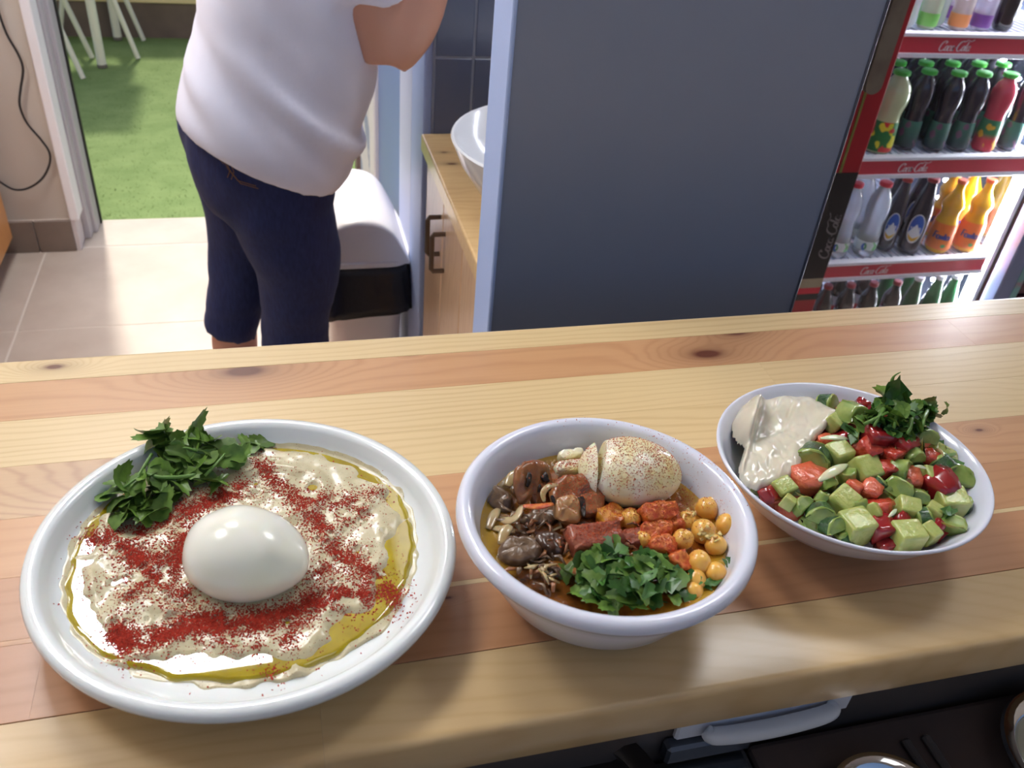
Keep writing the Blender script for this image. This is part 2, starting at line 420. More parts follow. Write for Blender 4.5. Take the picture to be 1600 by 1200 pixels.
#%%MARK1
# ------------------------------------------------------------------ serving counter of glued pine strips
ct = thing('serving_counter', 'long pine counter top of glued light and reddish strips carrying the three dishes', 'counter', (0, .21, ZC))
L1, L2 = srgb(220, 194, 146), srgb(190, 154, 102)
D1, D2 = srgb(202, 154, 110), srgb(170, 118, 76)
def kn(px, py):
    p = at(px, py, z=ZC); return (p.x, p.y - .21)
strips = [  # y far, y near, [(x0, x1, light, dark, freq, knots, curve, contrast)]
    (.526, .500, [(-.9, 1.9, L1, L2, 170, [(-.15, .305, .006)], 0, .9)]),
    (.500, .461, [(-.9, .52, D1, D2, 60, [(*kn(382, 580), .015), (*kn(1105, 553), .013), (*kn(1150, 519), .010), (*kn(641, 554), .002)], 0, .8), (.52, 1.9, D1, D2, 80, [], 0, .6)]),
    (.461, .4185, [(-.9, .33, L1, L2, 190, [], 0, .8), (.33, 1.9, L1, L2, 150, [(.60, .235, .004)], 0, .8)]),
    (.4185, .376, [(-.9, -.05, srgb(212, 176, 134), srgb(146, 98, 76), 110, [(-.085, .190, .022)], 0, .9), (-.05, .62, L1, L2, 150, [], 18, .8), (.62, 1.9, L1, L2, 160, [], 0, .8)]),
    (.376, .334, [(-.9, .24, D1, D2, 90, [], 6, .7), (.24, 1.9, srgb(204, 156, 112), D2, 90, [(*kn(1530, 672), .003)], 5, .8)]),
    (.334, .295, [(-.9, .10, srgb(192, 142, 104), D2, 100, [], 3, .8), (.10, 1.9, srgb(194, 144, 100), D2, 120, [], 0, .7)]),
    (.295, .292, [(-.9, .0, D1, D2, 100, [], 3, .8), (.0, 1.9, L1, L2, 40, [], 0, .3)]),
    (.292, .251, [(-.9, -.12, srgb(190, 138, 102), D2, 90, [], 4, .9), (-.12, 1.9, srgb(190, 138, 98), D2, 110, [(*kn(700, 934), .002)], 4, .8)]),
    (.251, .209, [(-.9, .0, srgb(206, 174, 124), L2, 130, [], 30, .9), (.0, 1.9, srgb(206, 176, 128), L2, 115, [], 40, .9)]),
]
si = 0
for yf, yn, segs in strips:
    for x0, x1, a, b, fq, kns, cv, cst in segs:
        si += 1
        mat = wood('pine_%d' % si, a, b, fq, kns, .35, cst, seed=si, curve=cv)
        m = MB()
        if yn < .22:      # front strip with a worn rounded arris
            pr = [(yf-.0002, -.029), (yf-.0002, -.0004), (yf-.0006, 0), (yn+.004, 0), (yn+.002, -.0007), (yn+.0008, -.0018), (yn, -.004), (yn, -.026), (yn+.002, -.029)]
        elif yf > .52:
            pr = [(yf, -.029), (yf, -.003), (yf-.001, -.0008), (yf-.003, 0), (yn+.0004, 0), (yn+.0001, -.0003), (yn+.0001, -.029)]
        else:
            pr = [(yf-.0001, -.029), (yf-.00002, -.0001), (yf-.00015, 0), (yn+.00015, 0), (yn+.00002, -.0001), (yn+.00002, -.029)]
        m.loft([[(x, y, ZC+z) for y, z in pr] for x in (x0+.00003, x1-.00003)])
        m.build('plank', mat, ct, smooth=40 if yn < .22 else False)

# under the counter, on the cook's side
pf = thing('prep_fridge', 'dark steel cold prep unit under the front edge of the pine counter', 'prep counter', (.35, .27, 0))
MB().bbox((-.9, .262, .10), (1.9, .50, .955), .003, 1).build('back_panel', MDSTEEL, pf)
MB().bbox((-.9, -.30, .10), (1.9, .258, .80), .003, 1).build('cabinet', MSTEEL, pf)
MB().bbox((.26, -.05, .80), (1.9, .258, .842), .004, 2).build('worktop', M('brown_black_steel', srgb(104, 88, 82), .35, metal=.15, var=(6, srgb(86, 72, 68), .3, .7)), pf)
MB().bbox((-.9, -.05, .80), (.258, .258, .842), .004, 2).build('worktop', MSTEEL, pf)
m = MB()
for x in (.36, .375):
    m.bbox((x, -.05, .8421), (x+.006, .24, .8465), .0015, 1)
m.build('divider', MDSTEEL, pf)
MB().bbox((.20, .252, .846), (.258, .262, .8625), .002, 1).build('end_plate', M('grey_steel_plate', srgb(96, 100, 108), .35, metal=.6), pf)
hb = thing('drawer_handle', 'pale grey bar handle on white plates under the counter front edge', 'handle', (.25, .255, .885))
hp = M('handle_plastic', srgb(226, 228, 234), .35)
MB().bbox((.205, .2565, .864), (.324, .2617, .90), .0015, 1).build('mount_plate', M('plate_white', srgb(228, 230, 238), .4), hb)
gp = curve_pts([(.222, .2535, .8765), (.227, .2495, .8745), (.262, .248, .8742), (.300, .2492, .8765), (.308, .2535, .879)], 8)
MB().tube(gp, [.0020 + .0038*math.sin(math.pi*min(1, max(0, (i+1)/(len(gp)+1))))**.4 for i in range(len(gp))], 14).build('grip', M('grip_grey', srgb(222, 224, 228), .3), hb, smooth=True)
def insert_pan(c, r, depth, label, fill, name, rim=.006, wallmat=None):
    t = thing(name, label, 'pan', (c[0], c[1], .8425))
    zz = .858
    MB().lathe([(r*.9, -.0), (r*.97, .004), (r, zz-.8425-.003), (r+rim, zz-.8425), (r+rim-.001, zz-.8425+.003), (r-.001, zz-.8425+.002), (r-.006, zz-.8425-.004), (r*.94, .004), (r*.88, .002)], (c[0], c[1], .8425), 48).build('pan_body', wallmat or MCHROME, t, smooth=50)
    return t
insert_pan((.462, .198), .045, .01, 'steel pan of cream coloured sauce at the lower right corner', None, 'sauce_pan')
sb = MB(); rings = []
for r, z in ((.0445, .851), (.040, .8525), (.03, .8522), (.015, .8528), (.001, .853)):
    rings.append([(.462 + r*math.cos(a), .198 + r*math.sin(a), z + .0006*math.sin(5*a)*r/.04) for a in [2*math.pi*q/40 for q in range(40)]])
tag(sb.loft(rings).build('cream_sauce', M('cream_sauce_white', srgb(226, 216, 186), .3, sss=.1), origin=(.462, .198, .851), smooth=True), 'cream coloured sauce filling the steel pan', 'sauce', kind='stuff')
insert_pan((.318, .190), .034, .01, 'round steel pan rim just entering the bottom edge of the picture', None, 'steel_pan')
p = at(890, 1225, z=.86)
insert_pan((p.x, p.y-.012), .05, .01, 'dark round pan on the grey steel top below the counter', None, 'dark_pan', wallmat=M('dark_enamel', srgb(46, 38, 36), .3, metal=.2))

# ------------------------------------------------------------------ slate-blue partition panel
pp = thing('partition_panel', 'upright slate-blue partition board with a pale blue edge between basin and drinks fridge', 'partition', (.35, .73, 0))
xl = .190
MB().box((xl+.001, .702, .0), (.521, .758, 1.72)).build('board', MPANEL, pp)
MB().bbox((xl-.003, .699, 0), (xl+.001, .761, 1.722), .0012, 1).build('edge_band', M('pale_blue_edging', srgb(178, 202, 252), .4), pp)
MB().bbox((.5205, .700, 0), (.5235, .760, 1.722), .001, 1).build('edge_band', M('dark_edging', srgb(78, 84, 104), .4), pp)

# ------------------------------------------------------------------ basin unit
SK = wood('pine_vanity', srgb(230, 196, 142), srgb(204, 156, 100), 60, [(at(706, 256, z=.785).x, at(706, 256, z=.785).y, .008), (at(694, 238, z=.785).x, at(694, 238, z=.785).y, .005)], .5, .8, seed=31, ax='x')
SKV = wood('pine_front', srgb(222, 186, 150), srgb(186, 140, 104), 70, [], .5, .9, seed=33, ax='z')
va = thing('washstand', 'pine cupboard with a wooden top under the white basin', 'cupboard', (.6, 1.2, 0))
m = MB()
m.box((.272, .94, .10), (.60, 1.455, .754)); m.build('carcass', SKV, va)
MB().box((.30, .94, 0), (.60, 1.45, .10)).build('plinth', MDSTEEL, va)
tp = MB().bbox((.244, .93, .755), (.62, 1.457, .785), .003, 2); o = tp.build('worktop', SK, va, origin=None)
o.data.transform(Matrix.Translation(Vector((.6, 1.2, 0)))); o.location = (-.6, -1.2, 0)
for ya, yb, hy in ((.945, 1.128, 1.10), (1.132, 1.282, 1.262), (1.286, 1.448, 1.306)):
    d = MB().bbox((.2545, ya, .115), (.2715, yb, .748), .002, 1).build('door', SKV, va)
    if hy > 1.2:
        zt, zb = (.700, .632) if hy > 1.28 else (.691, .624)
        h = MB().tube([(.2545, hy, zt), (.236, hy, zt), (.233, hy, zt-.004), (.233, hy, zb+.004), (.236, hy, zb), (.2545, hy, zb)], .0042, 8)
        h.build('handle', M('bronze_handle', srgb(104, 88, 76), .35, metal=.6), d)
bs = MB()
c = (.402, 1.135, .785); n = 56
prof = [(r_*.95, z_*.86) for r_, z_ in ((.055, 0), (.075, .001), (.10, .012), (.135, .045), (.162, .088), (.175, .122), (.177, .127), (.175, .130), (.171, .128), (.158, .090), (.130, .050), (.095, .022), (.04, .014), (.018, .0135))]
tag(bs.lathe(prof, c, n).build('wash_basin', MCERAM, origin=c, smooth=50), 'white round vessel basin standing on the pine washstand top', 'basin')

# ------------------------------------------------------------------ wooden cupboard at the far left, and the cable
cb = thing('pine_cupboard', 'orange pine cupboard standing against the left wall', 'cupboard', (-1.0, 2.2, 0))
CW = wood('pine_side', srgb(224, 160, 96), srgb(196, 128, 70), 40, [], .5, .7, seed=41, ax='z')
MB().bbox((-1.45, 1.2, .055), (-.778, 2.575, .80), .003, 1).build('carcass', CW, cb)
for a, b in ((1.21, 1.66), (1.664, 2.11), (2.114, 2.565)):
    MB().bbox((-.779, a, .06), (-.762, b, .795), .002, 1).build('door', CW, cb)
MB().bbox((-1.45, 1.2, .80), (-.755, 2.58, .83), .003, 1).build('worktop', CW, cb)
for x in (-1.4, -.82):
    for y in (1.26, 2.50):
        MB().tube([(x, y, 0), (x, y, .056)], .02, 12).build('foot', MBLACK, cb, smooth=60)
cp = [at(a, b, y=2.585) for a, b in ((-22, -60), (-6, 5), (10, 52), (28, 84), (36, 108), (32, 140), (31, 165), (42, 192), (64, 218), (77, 238), (77, 258), (65, 280), (44, 294), (22, 296), (0, 284), (-20, 268), (-60, 262))]
tag(MB().tube(curve_pts(cp, 6), .0032, 8).build('cable', M('black_cable', srgb(40, 38, 40), .5), origin=tuple(cp[8]), smooth=True), 'thin black cable hanging in a loop down the left wall', 'cable')

# ------------------------------------------------------------------ waste bin
MBIN = M('bin_plastic', srgb(236, 232, 232), .38, sss=.02)
bx, by = .157, 1.70
bn = thing('waste_bin', 'white plastic swing-top waste bin with a black liner beside the person', 'bin', (bx, by, 0))
def rrect(cx, cy, hx, hy, z, n=40, e=.35):
    return [(cx + hx*math.copysign(abs(math.cos(a))**e, math.cos(a)), cy + hy*math.copysign(abs(math.sin(a))**e, math.sin(a)), z) for a in [2*math.pi*q/n for q in range(n)]]
MB().loft([rrect(bx, by, .068, .105, 0), rrect(bx, by, .070, .108, .01), rrect(bx, by, .082, .125, .44), rrect(bx, by, .088, .132, .455), rrect(bx, by, .088, .132, .475), rrect(bx, by, .078, .12, .476)]).build('bin_body', MBIN, bn, smooth=50)
# hood: barrel profile lying along the depth of the bin
hoodp = [(-.088, .470), (-.0895, .50), (-.086, .55), (-.074, .592), (-.05, .622), (-.018, .637), (.014, .634), (.038, .618), (.058, .585), (.074, .535), (.086, .492), (.090, .474)]
hp_ = [(q.x, .470+(q.y-.470)*.58) for q in curve_pts([(a, b, 0) for a, b in hoodp], 3)]
rings = []
for yy, s in ((-.135, .90), (-.133, .955), (-.126, .985), (-.115, 1.0), (.115, 1.0), (.128, .985), (.135, .95), (.137, .90)):
    rings.append([(bx + u*(s*.35+.65), by + yy, .470 + (v-.470)*s) for u, v in hp_])
MB().loft(rings).build('hood', MBIN, bn, smooth=50)
MB().loft([rrect(bx, by, .0905, .1365, .466), rrect(bx, by, .0935, .139, .468), rrect(bx, by, .0935, .139, .477), rrect(bx, by, .0905, .1365, .479)]).build('collar', MBIN, bn, smooth=40)
lg = MB(); rg = []
for k_, zz in enumerate((.4655, .45, .43, .41, .392, .378)):
    ring = []
    for q in range(64):
        a = 2*math.pi*q/64; base = rrect(bx, by, .0905+.004*k_, .137+.004*k_, 0, 64)[q]
        low = .026*max(0, .35-math.cos(a)*.75) + .012*noise.noise((math.cos(a)*2, math.sin(a)*2, 3))
        w = .006*noise.noise((math.cos(a)*5, math.sin(a)*5, zz*9))*k_/2
        ring.append((base[0]+w*math.cos(a), base[1]+w*math.sin(a), zz - low*k_/5*1.3))
    rg.append(ring)
lo = lg.loft(rg, cap=False).build('liner', M('black_bag', srgb(34, 32, 36), .34, bump=(28, .5, .008)), bn, smooth=True)
md = lo.modifiers.new('s', 'SOLIDIFY'); md.thickness = .002

# ------------------------------------------------------------------ person
pe = thing('person', 'person from behind in white t-shirt and cropped navy jeans, elbow bent, by the basin', 'person', (0, 1.46, 0))
MSKIN = M('skin', srgb(214, 160, 138), .5, sss=.12, sssr=.01, sssrad=(1, .35, .2))
hipR, hipL = Vector((.002, 1.400, .72)), Vector((-.055, 1.52, .74))
kR, kL = Vector((.012, 1.415, .46)), Vector((-.088, 1.535, .47))
aR, aL = Vector((.0, 1.455, .085)), Vector((-.115, 1.56, .085))
b = MB()
fwd = Vector((.86, .5, 0)); sidev = Vector((.5, -.86, 0))
for hp0, kp, ap in ((hipR, kR, aR), (hipL, kL, aL)):
    b.tube(curve_pts([hp0, (hp0+kp)/2 + Vector((.012, 0, 0)), kp, (kp*.62+ap*.38) + Vector((-.012, 0, 0)), ap], 6), [.070-.002*i for i in range(6)] + [.056-.002*i for i in range(6)] + [.044]*6 + [.046-.003*i for i in range(6)] + [.028], 16)
    b.tube([ap - fwd*.035 + Vector((0, 0, -.045)), ap + fwd*.05 + Vector((0, 0, -.05)), ap + fwd*.12 + Vector((0, 0, -.062)), ap + fwd*.155 + Vector((0, 0, -.065))], [.032, .036, .034, .02], 12, flat=.62)
    b.tube([ap + Vector((0, 0, .02)), ap + Vector((0, 0, -.045))], [.03, .032], 12)
sp = curve_pts([(-.015, 1.458, .74), (-.005, 1.458, .88), (.03, 1.45, 1.02), (.055, 1.44, 1.16), (.07, 1.44, 1.22)], 6)
b.tube(sp, [.105]*7 + [.11]*6 + [.115]*6 + [.10, .09, .08, .07, .06, .05], 18)
shR, shL = Vector((.115, 1.345, 1.165)), Vector((-.005, 1.535, 1.175))
b.tube([shL, (shL+shR)/2 + Vector((0, 0, .02)), shR], [.055, .075, .055], 14)
elR, elL = Vector((.168, 1.345, .944)), Vector((.10, 1.58, .985))
wrR, wrL = Vector((.262, 1.36, 1.135)), Vector((.19, 1.455, 1.12))
for s_, e_, w_ in ((shR, elR, wrR), (shL, elL, wrL)):
    b.tube(curve_pts([s_, (s_+e_)/2+Vector((.0, -.004, 0)), e_], 6), [.052-.001*i for i in range(13)], 14)
    b.tube(curve_pts([e_, (e_*.6+w_*.4)+Vector((.012, 0, -.004)), w_], 6), [.038, .041, .043, .044, .044, .043, .041, .038, .035, .032, .029, .026, .024], 14)
b.tube([(.07, 1.44, 1.20), (.085, 1.44, 1.28), (.095, 1.445, 1.33)], [.05, .045, .047], 14)
hc = Vector((.115, 1.452, 1.395))
for q in range(1):
    rings = []
    for i in range(13):
        t_ = math.pi*i/12; rr_ = math.sin(t_)
        rings.append([hc + Vector((fwd.x*.092*rr_*math.cos(a)+sidev.x*.072*rr_*math.sin(a), fwd.y*.092*rr_*math.cos(a)+sidev.y*.072*rr_*math.sin(a), -.108*math.cos(t_))) for a in [2*math.pi*k2/16 for k2 in range(16)]])
    b.loft(rings)
b.tube([hc + fwd*.085 + Vector((0, 0, .02)), hc + fwd*.108 + Vector((0, 0, -.018)), hc + fwd*.088 + Vector((0, 0, -.026))], [.008, .013, .01], 8)
for s_ in (1, -1):
    b.tube([hc + sidev*(.07*s_) + Vector((0, 0, .03)), hc + sidev*(.08*s_) - fwd*.01 + Vector((0, 0, .0)), hc + sidev*(.072*s_) + Vector((0, 0, -.03))], [.010, .014, .008], 8)
# hands: palm, four fingers, a thumb
for w_, sg in ((wrR, 1), (wrL, -1)):
    d = Vector((.55, .1*sg, .80)).normalized(); ac = Vector((.1, 1, 0)).cross(d).cross(d).normalized() if False else Vector((.0, 1, -.1)).normalized()
    palm = w_ + d*.045
    b.tube([w_, w_ + d*.03, w_ + d*.075], [.022, .032, .034], 12, flat=.5, upv=(1, 0, 0))
    for fi, (off, ln) in enumerate(((-.024, .058), (-.008, .068), (.008, .064), (.023, .050))):
        r0 = w_ + d*.07 + ac*off
        b.tube([r0, r0 + d*ln*.45, r0 + d*ln*.8 + Vector((.018, 0, -.004)), r0 + d*ln + Vector((.036, 0, -.014))], [.0085, .008, .0072, .006], 8)
    r0 = w_ + d*.025 - ac*.024*sg
    b.tube([r0, r0 - ac*.022*sg + d*.018 + Vector((.012, 0, 0)), r0 - ac*.026*sg + d*.045 + Vector((.022, 0, 0))], [.0105, .0095, .007], 8)
fused(b, 'body', MSKIN, pe, .0085, 9)
hr = MB(); rings = []
for i in range(11):
    t_ = math.pi*(.02 + .80*i/10); rr_ = math.sin(t_)
    rings.append([hc + Vector((0, 0, .012)) - fwd*.022 + (fwd*.094*math.cos(a) + sidev*.084*math.sin(a))*rr_ + Vector((0, 0, .115*math.cos(t_))) for a in [2*math.pi*k2/20 for k2 in range(20)]])
hr.loft(rings); hr.tube([hc - fwd*.10 + Vector((0, 0, .03)), hc - fwd*.15, hc - fwd*.14 - Vector((0, 0, .12)), hc - fwd*.12 - Vector((0, 0, .2))], [.03, .036, .03, .012], 12)
fused(hr, 'hair', M('dark_brown_hair', srgb(58, 40, 32), .5, bump=(120, .4, .002)), pe, .009, 3)
for s_ in (1, -1):
    e0 = hc + fwd*.083 + sidev*(.030*s_) + Vector((0, 0, .018))
    MB().lathe([(.001, -.009), (.007, -.006), (.009, 0), (.007, .006), (.001, .009)], e0, 12).build('eye', M('eye_white', (.8, .8, .8), .2), pe, smooth=True)
MB().tube([hc + fwd*.082 + sidev*.024 + Vector((0, 0, -.052)), hc + fwd*.092 + Vector((0, 0, -.054)), hc + fwd*.082 - sidev*.024 + Vector((0, 0, -.052))], [.004, .0075, .004], 8).build('mouth', M('lips', srgb(176, 96, 92), .4), pe, smooth=True)
# jeans
j = MB()
def legtube(hp0, kp, hem, r0, r1, r2, r3, bias):
    pts = curve_pts([hp0 + Vector((0, 0, .06)), hp0 + Vector((0, 0, -.04)), (hp0*.45+kp*.55) + bias, kp, hem], 6)
    n = len(pts); rad = []
    for i in range(n):
        t = i/(n-1)
        rad.append(r0 + (r1-r0)*min(1, t/.45) if t < .45 else (r1 + (r2-r1)*((t-.45)/.3) if t < .75 else r2 + (r3-r2)*((t-.75)/.25)))
    j.tube(pts, rad, 20)
legtube(hipR, kR, Vector((.004, 1.445, .295)), .098, .082, .062, .061, Vector((.014, 0, 0)))
legtube(hipL, kL, Vector((-.118, 1.535, .352)), .108, .076, .058, .052, Vector((.012, 0, 0)))
rings = []
for zz, rx, ry, ox in ((.665, .102, .12, -.008), (.71, .114, .140, -.014), (.76, .116, .148, -.018), (.81, .108, .14, -.018), (.86, .09, .12, -.01)):
    rings.append([Vector((-.010+ox + rx*math.cos(a), 1.46 + ry*math.sin(a), zz)) for a in [2*math.pi*q/24 for q in range(24)]])
j.loft(rings)
jm = G('navy_denim'); nz = jm.noise(jm.coord('Object', (1, 1, .25)), 220, 2); jm.base(jm.ramp(nz, [(.3, srgb(22, 33, 78)), (.75, srgb(32, 46, 98))])); jm.set(rough=.85, sheen=.03); jm.bump(jm.noise(jm.coord(), 500, 1), .15, .0006)
def jb(co, nr):
    w = fbm(co + Vector((0, 0, 7)), 9)*.004 + noise.noise(Vector((co.x*10, co.y*10, co.z*46)))*.0034*max(0, 1-abs(co.z-.44)/.10) + noise.noise(Vector((co.x*12, co.y*12, co.z*40)))*.003*max(0, 1-abs(co.z-.68)/.07)
    return nr*w
jo = fused(j, 'jeans', jm.m, pe, .010, 4, jb)
# stitching of the back pocket, laid on the cloth
dg = bpy.context.evaluated_depsgraph_get(); dg.update()
def onjeans(px, py):
    o_ = Vector((0, 0, CAM_H)); d_ = ray(px, py).normalized()
    ok, loc, nr, _ = jo.ray_cast(o_ - Vector(parent_loc(pe)), d_)
    return loc + Vector(parent_loc(pe)) + nr*.0012 if ok else None
ST = M('tan_thread', srgb(150, 108, 70), .7)
for ln in ([(356, 258), (360, 266), (356, 277)], [(362, 259), (366, 268), (362, 280)], [(340, 244), (372, 282), (400, 290)], [(345, 246), (376, 286), (404, 294)]):
    pts = [q for q in (onjeans(*a) for a in ln) if q]
    if len(pts) > 1: MB().tube(pts, .0006, 5).build('stitching', ST, pe)
# shirt
s = MB()
def shring(z, xl_, xr_, dy, tilt, sq=.72, n=48, cy=1.46, tx=0):
    cx = (xl_+xr_)/2; hx = (xr_-xl_)/2; out = []
    for q in range(n):
        a = 2*math.pi*q/n; ca, sa = math.cos(a), math.sin(a)
        x = cx + hx*math.copysign(abs(ca)**sq, ca); y = cy + dy*math.copysign(abs(sa)**sq, sa)
        out.append(Vector((x, y, z + tilt*(x-cx)/hx + .022*(sa if sa > 0 else sa*0))))
    return out
shr = [(.772, -.139, .098, .172, -.054), (.785, -.146, .116, .178, -.044), (.81, -.149, .134, .180, -.028), (.84, -.147, .148, .178, -.012), (.88, -.139, .160, .172, 0), (.92, -.124, .168, .168, 0), (.97, -.104, .174, .165, 0), (1.03, -.085, .172, .165, 0), (1.10, -.068, .165, .165, 0), (1.155, -.05, .155, .155, 0), (1.20, -.01, .14, .10, 0), (1.225, .02, .115, .06, 0)]
s.loft([shring(z, a, b_, dy, tl) for z, a, b_, dy, tl in shr])
sl = curve_pts([shR + Vector((-.01, .02, .0)), shR*.60 + elR*.40, shR*.34 + elR*.66 + Vector((-.008, 0, .016))], 5)
s.tube(sl, [.062 + .0008*i for i in range(len(sl))], 18)
sl = curve_pts([shL + Vector((.01, -.02, 0)), shL*.55 + elL*.45, shL*.32 + elL*.68], 5)
s.tube(sl, [.062 + .001*i for i in range(len(sl))], 18)
def sbf(co, nr):
    # hanging folds running from the shoulder blade down to the hip
    u = (co.x*.82 + co.z*.62); v = (-co.x*.55 + co.z*.75)
    f = noise.noise(Vector((u*15, co.y*3, v*3.0)))*.010 + noise.noise(Vector((u*34, co.y*6, v*6)))*.0036
    k = max(0, 1 - abs(u - .60 - .05*math.sin(v*6))/.022)
    f += .014*k*max(0, min(1, (1.0-co.z)/.12))*max(0, min(1, (co.z-.72)/.05))*(1 if co.y < 1.45 else 0)
    return nr*f
so = fused(s, 'shirt', M('white_cotton', srgb(236, 236, 254), .85, sheen=.1, bump=(300, .12, .0008)), pe, .009, 5, sbf)
#%%MARK2
# ------------------------------------------------------------------ drinks fridge
FY = 1.62
fg = thing('drinks_fridge', 'red glass-door drinks fridge lit white inside, behind the slate-blue partition', 'fridge', (1.5, 1.9, 0))
MRED = M('fridge_red', srgb(150, 26, 40), .3)
MLINE = M('fridge_liner', srgb(214, 220, 236), .35)
m = MB().box((1.19, 1.655, 0), (1.215, 2.25, 1.95)).box((1.845, 1.655, 0), (1.87, 2.25, 1.95)).box((1.215, 2.22, 0), (1.845, 2.25, 1.95)).box((1.19, 1.655, 1.92), (1.87, 2.25, 1.95)).box((1.19, 1.655, 0), (1.87, 2.25, .055))
m.build('cabinet', MRED, fg)
MB().box((1.2155, 1.70, .056), (1.2195, 2.219, 1.919)).box((1.2195, 2.2, .056), (1.805, 2.2195, 1.919)).build('liner', MLINE, fg)
MB().box((1.801, 1.70, .056), (1.8445, 2.199, 1.919)).build('mirror_side', M('glossy_steel', srgb(120, 128, 142), .10, metal=.9), fg)
dr = MB().bbox((1.19, FY-.012, .03), (1.262, 1.654, 1.95), .004, 1)
dr.bbox((1.262, FY-.012, 1.80), (1.80, 1.654, 1.95), .004, 1).bbox((1.262, FY-.012, .03), (1.80, 1.654, .10), .004, 1)
dor = dr.build('door_frame', MRED, fg)
MB().bbox((1.80, FY-.012, .03), (1.872, 1.654, 1.95), .004, 1).build('door_stile', M('slate_stile', srgb(120, 130, 168), .25), fg)
MB().box((1.846, FY-.0135, .08), (1.866, FY-.0125, .42)).build('side_sticker', M('teal_sticker', srgb(120, 168, 170), .3, var=(14, srgb(196, 110, 140), .5, .62)), fg)
MB().box((1.262, FY+.004, .10), (1.80, FY+.008, 1.80)).build('glass_pane', glossmix('fridge_glass', (.97, .98, 1)), fg)
MB().box((1.1935, FY-.0135, .30), (1.2585, FY-.0125, .63)).build('side_sticker', M('black_sticker', srgb(26, 24, 30), .3), fg)
MB().box((1.1935, FY-.0142, .335), (1.2585, FY-.0136, .36)).build('side_sticker', M('grey_sticker', srgb(150, 140, 120), .4), fg)
MB().box((1.1935, FY-.0142, .318), (1.2585, FY-.0136, .335)).build('side_sticker', M('red_sticker', srgb(190, 40, 60), .4), fg)
MB().box((1.208, FY-.0135, .63), (1.214, FY-.0125, .86)).build('side_stripe', M('olive_stripe', srgb(120, 120, 58), .4), fg)
hd = MB(); hx0, hx1 = 1.1745, 1.2135
rr = [(1.194 + .0195*math.cos(a), .838 + .02*math.sin(a)) for a in [math.pi + math.pi*q/10 for q in range(11)]]
poly = rr + [(1.2135, 1.42), (1.1745, 1.42)]
hd.prism(poly, FY-.055, FY-.035, fn=lambda u, v, w: Vector((u, w, v))).box((1.185, FY-.036, .87), (1.203, FY-.011, .90)).box((1.185, FY-.036, 1.36), (1.203, FY-.011, 1.39))
hd.build('handle', M('brown_grip', srgb(108, 98, 86), .55, var=(20, srgb(92, 80, 70), .4, .7)), fg, smooth=40)
LEDM = G('led'); LEDM.b.inputs['Emission Color'].default_value = (.92, .95, 1, 1); LEDM.set(em=85); LEDM = LEDM.m
MB().box((1.786, 1.662, .08), (1.7995, 1.70, 1.90)).build('led_channel', MWHITE, fg)
MB().box((1.780, 1.664, .09), (1.7859, 1.696, 1.88)).build('led_strip', LEDM, fg)
MB().box((1.24, 1.70, 1.895), (1.78, 1.74, 1.915)).build('led_strip', LEDM, fg)
ld = MB()
for q in range(44):
    z = .12 + q*.026
    for yy in (1.80, 1.90):
        ld.lathe([(.0005, -.004), (.005, -.002), (.006, .002), (.004, .005)], (1.7985, yy + (.03 if q % 2 else 0), z), 8)
ld.build('led_reflection_dots', LEDM, fg, kind='stuff')  # glowing dots stand in for LED reflections on the steel side

def script_strokes():
    S = []
    arc = lambda cx, cy, rx, ry, a0, a1, n=12: [(cx + rx*math.cos(R_(a0+(a1-a0)*i/n)), cy + ry*math.sin(R_(a0+(a1-a0)*i/n))) for i in range(n+1)]
    S.append(arc(.75, .8, .62, .85, 40, 325)); S.append([(1.2, 1.35), (1.02, 1.5), (.95, 1.2)])
    S.append(arc(1.62, .42, .27, .42, 0, 360)); S.append(arc(2.28, .42, .27, .42, 50, 310)); S.append(arc(2.9, .42, .27, .42, 0, 360)); S.append([(3.17, .84), (3.15, .2), (3.3, .02), (3.45, .1)])
    S.append([(3.55, .5), (3.85, .52)])
    S.append(arc(4.5, .8, .62, .85, 60, 325)); S.append([(4.8, 1.55), (5.4, 1.85), (6.1, 1.6), (6.7, 1.9)])
    S.append(arc(5.3, .42, .27, .42, 0, 360)); S.append([(5.75, 1.55), (5.72, .3), (5.85, .02), (6.02, .1)])
    S.append(arc(6.35, .42, .27, .42, 0, 360)); S.append([(6.62, .84), (6.6, .2), (6.75, .02), (6.95, .12)])
    return [[(x + .35*y, y) for x, y in s_] for s_ in S]
STRK = script_strokes()
def ribbon_mesh(strokes, w, fn, mb=None):
    mb = mb or MB()
    for s_ in strokes:
        L_, R2 = [], []
        for i, p in enumerate(s_):
            a = s_[max(0, i-1)]; b_ = s_[min(len(s_)-1, i+1)]; t = Vector((b_[0]-a[0], b_[1]-a[1])); t = t.normalized() if t.length else Vector((1, 0))
            k = w*(.55 + .75*abs(t.y))
            L_.append(fn(p[0]-t.y*k, p[1]+t.x*k)); R2.append(fn(p[0]+t.y*k, p[1]-t.x*k))
        n = len(s_)
        mb.add(L_+R2, [(i, i+1, n+i+1, n+i) for i in range(n-1)])
    return mb
LOGO = M('white_print', srgb(236, 228, 232), .4)
MSTRIP = M('red_shelf_strip', srgb(206, 52, 72), .3)
MEDGE = M('white_shelf_edge', srgb(232, 234, 242), .3)
SHELVES = [.918, .643, .370, .075]
lx = [1.407, 1.366, 1.345]
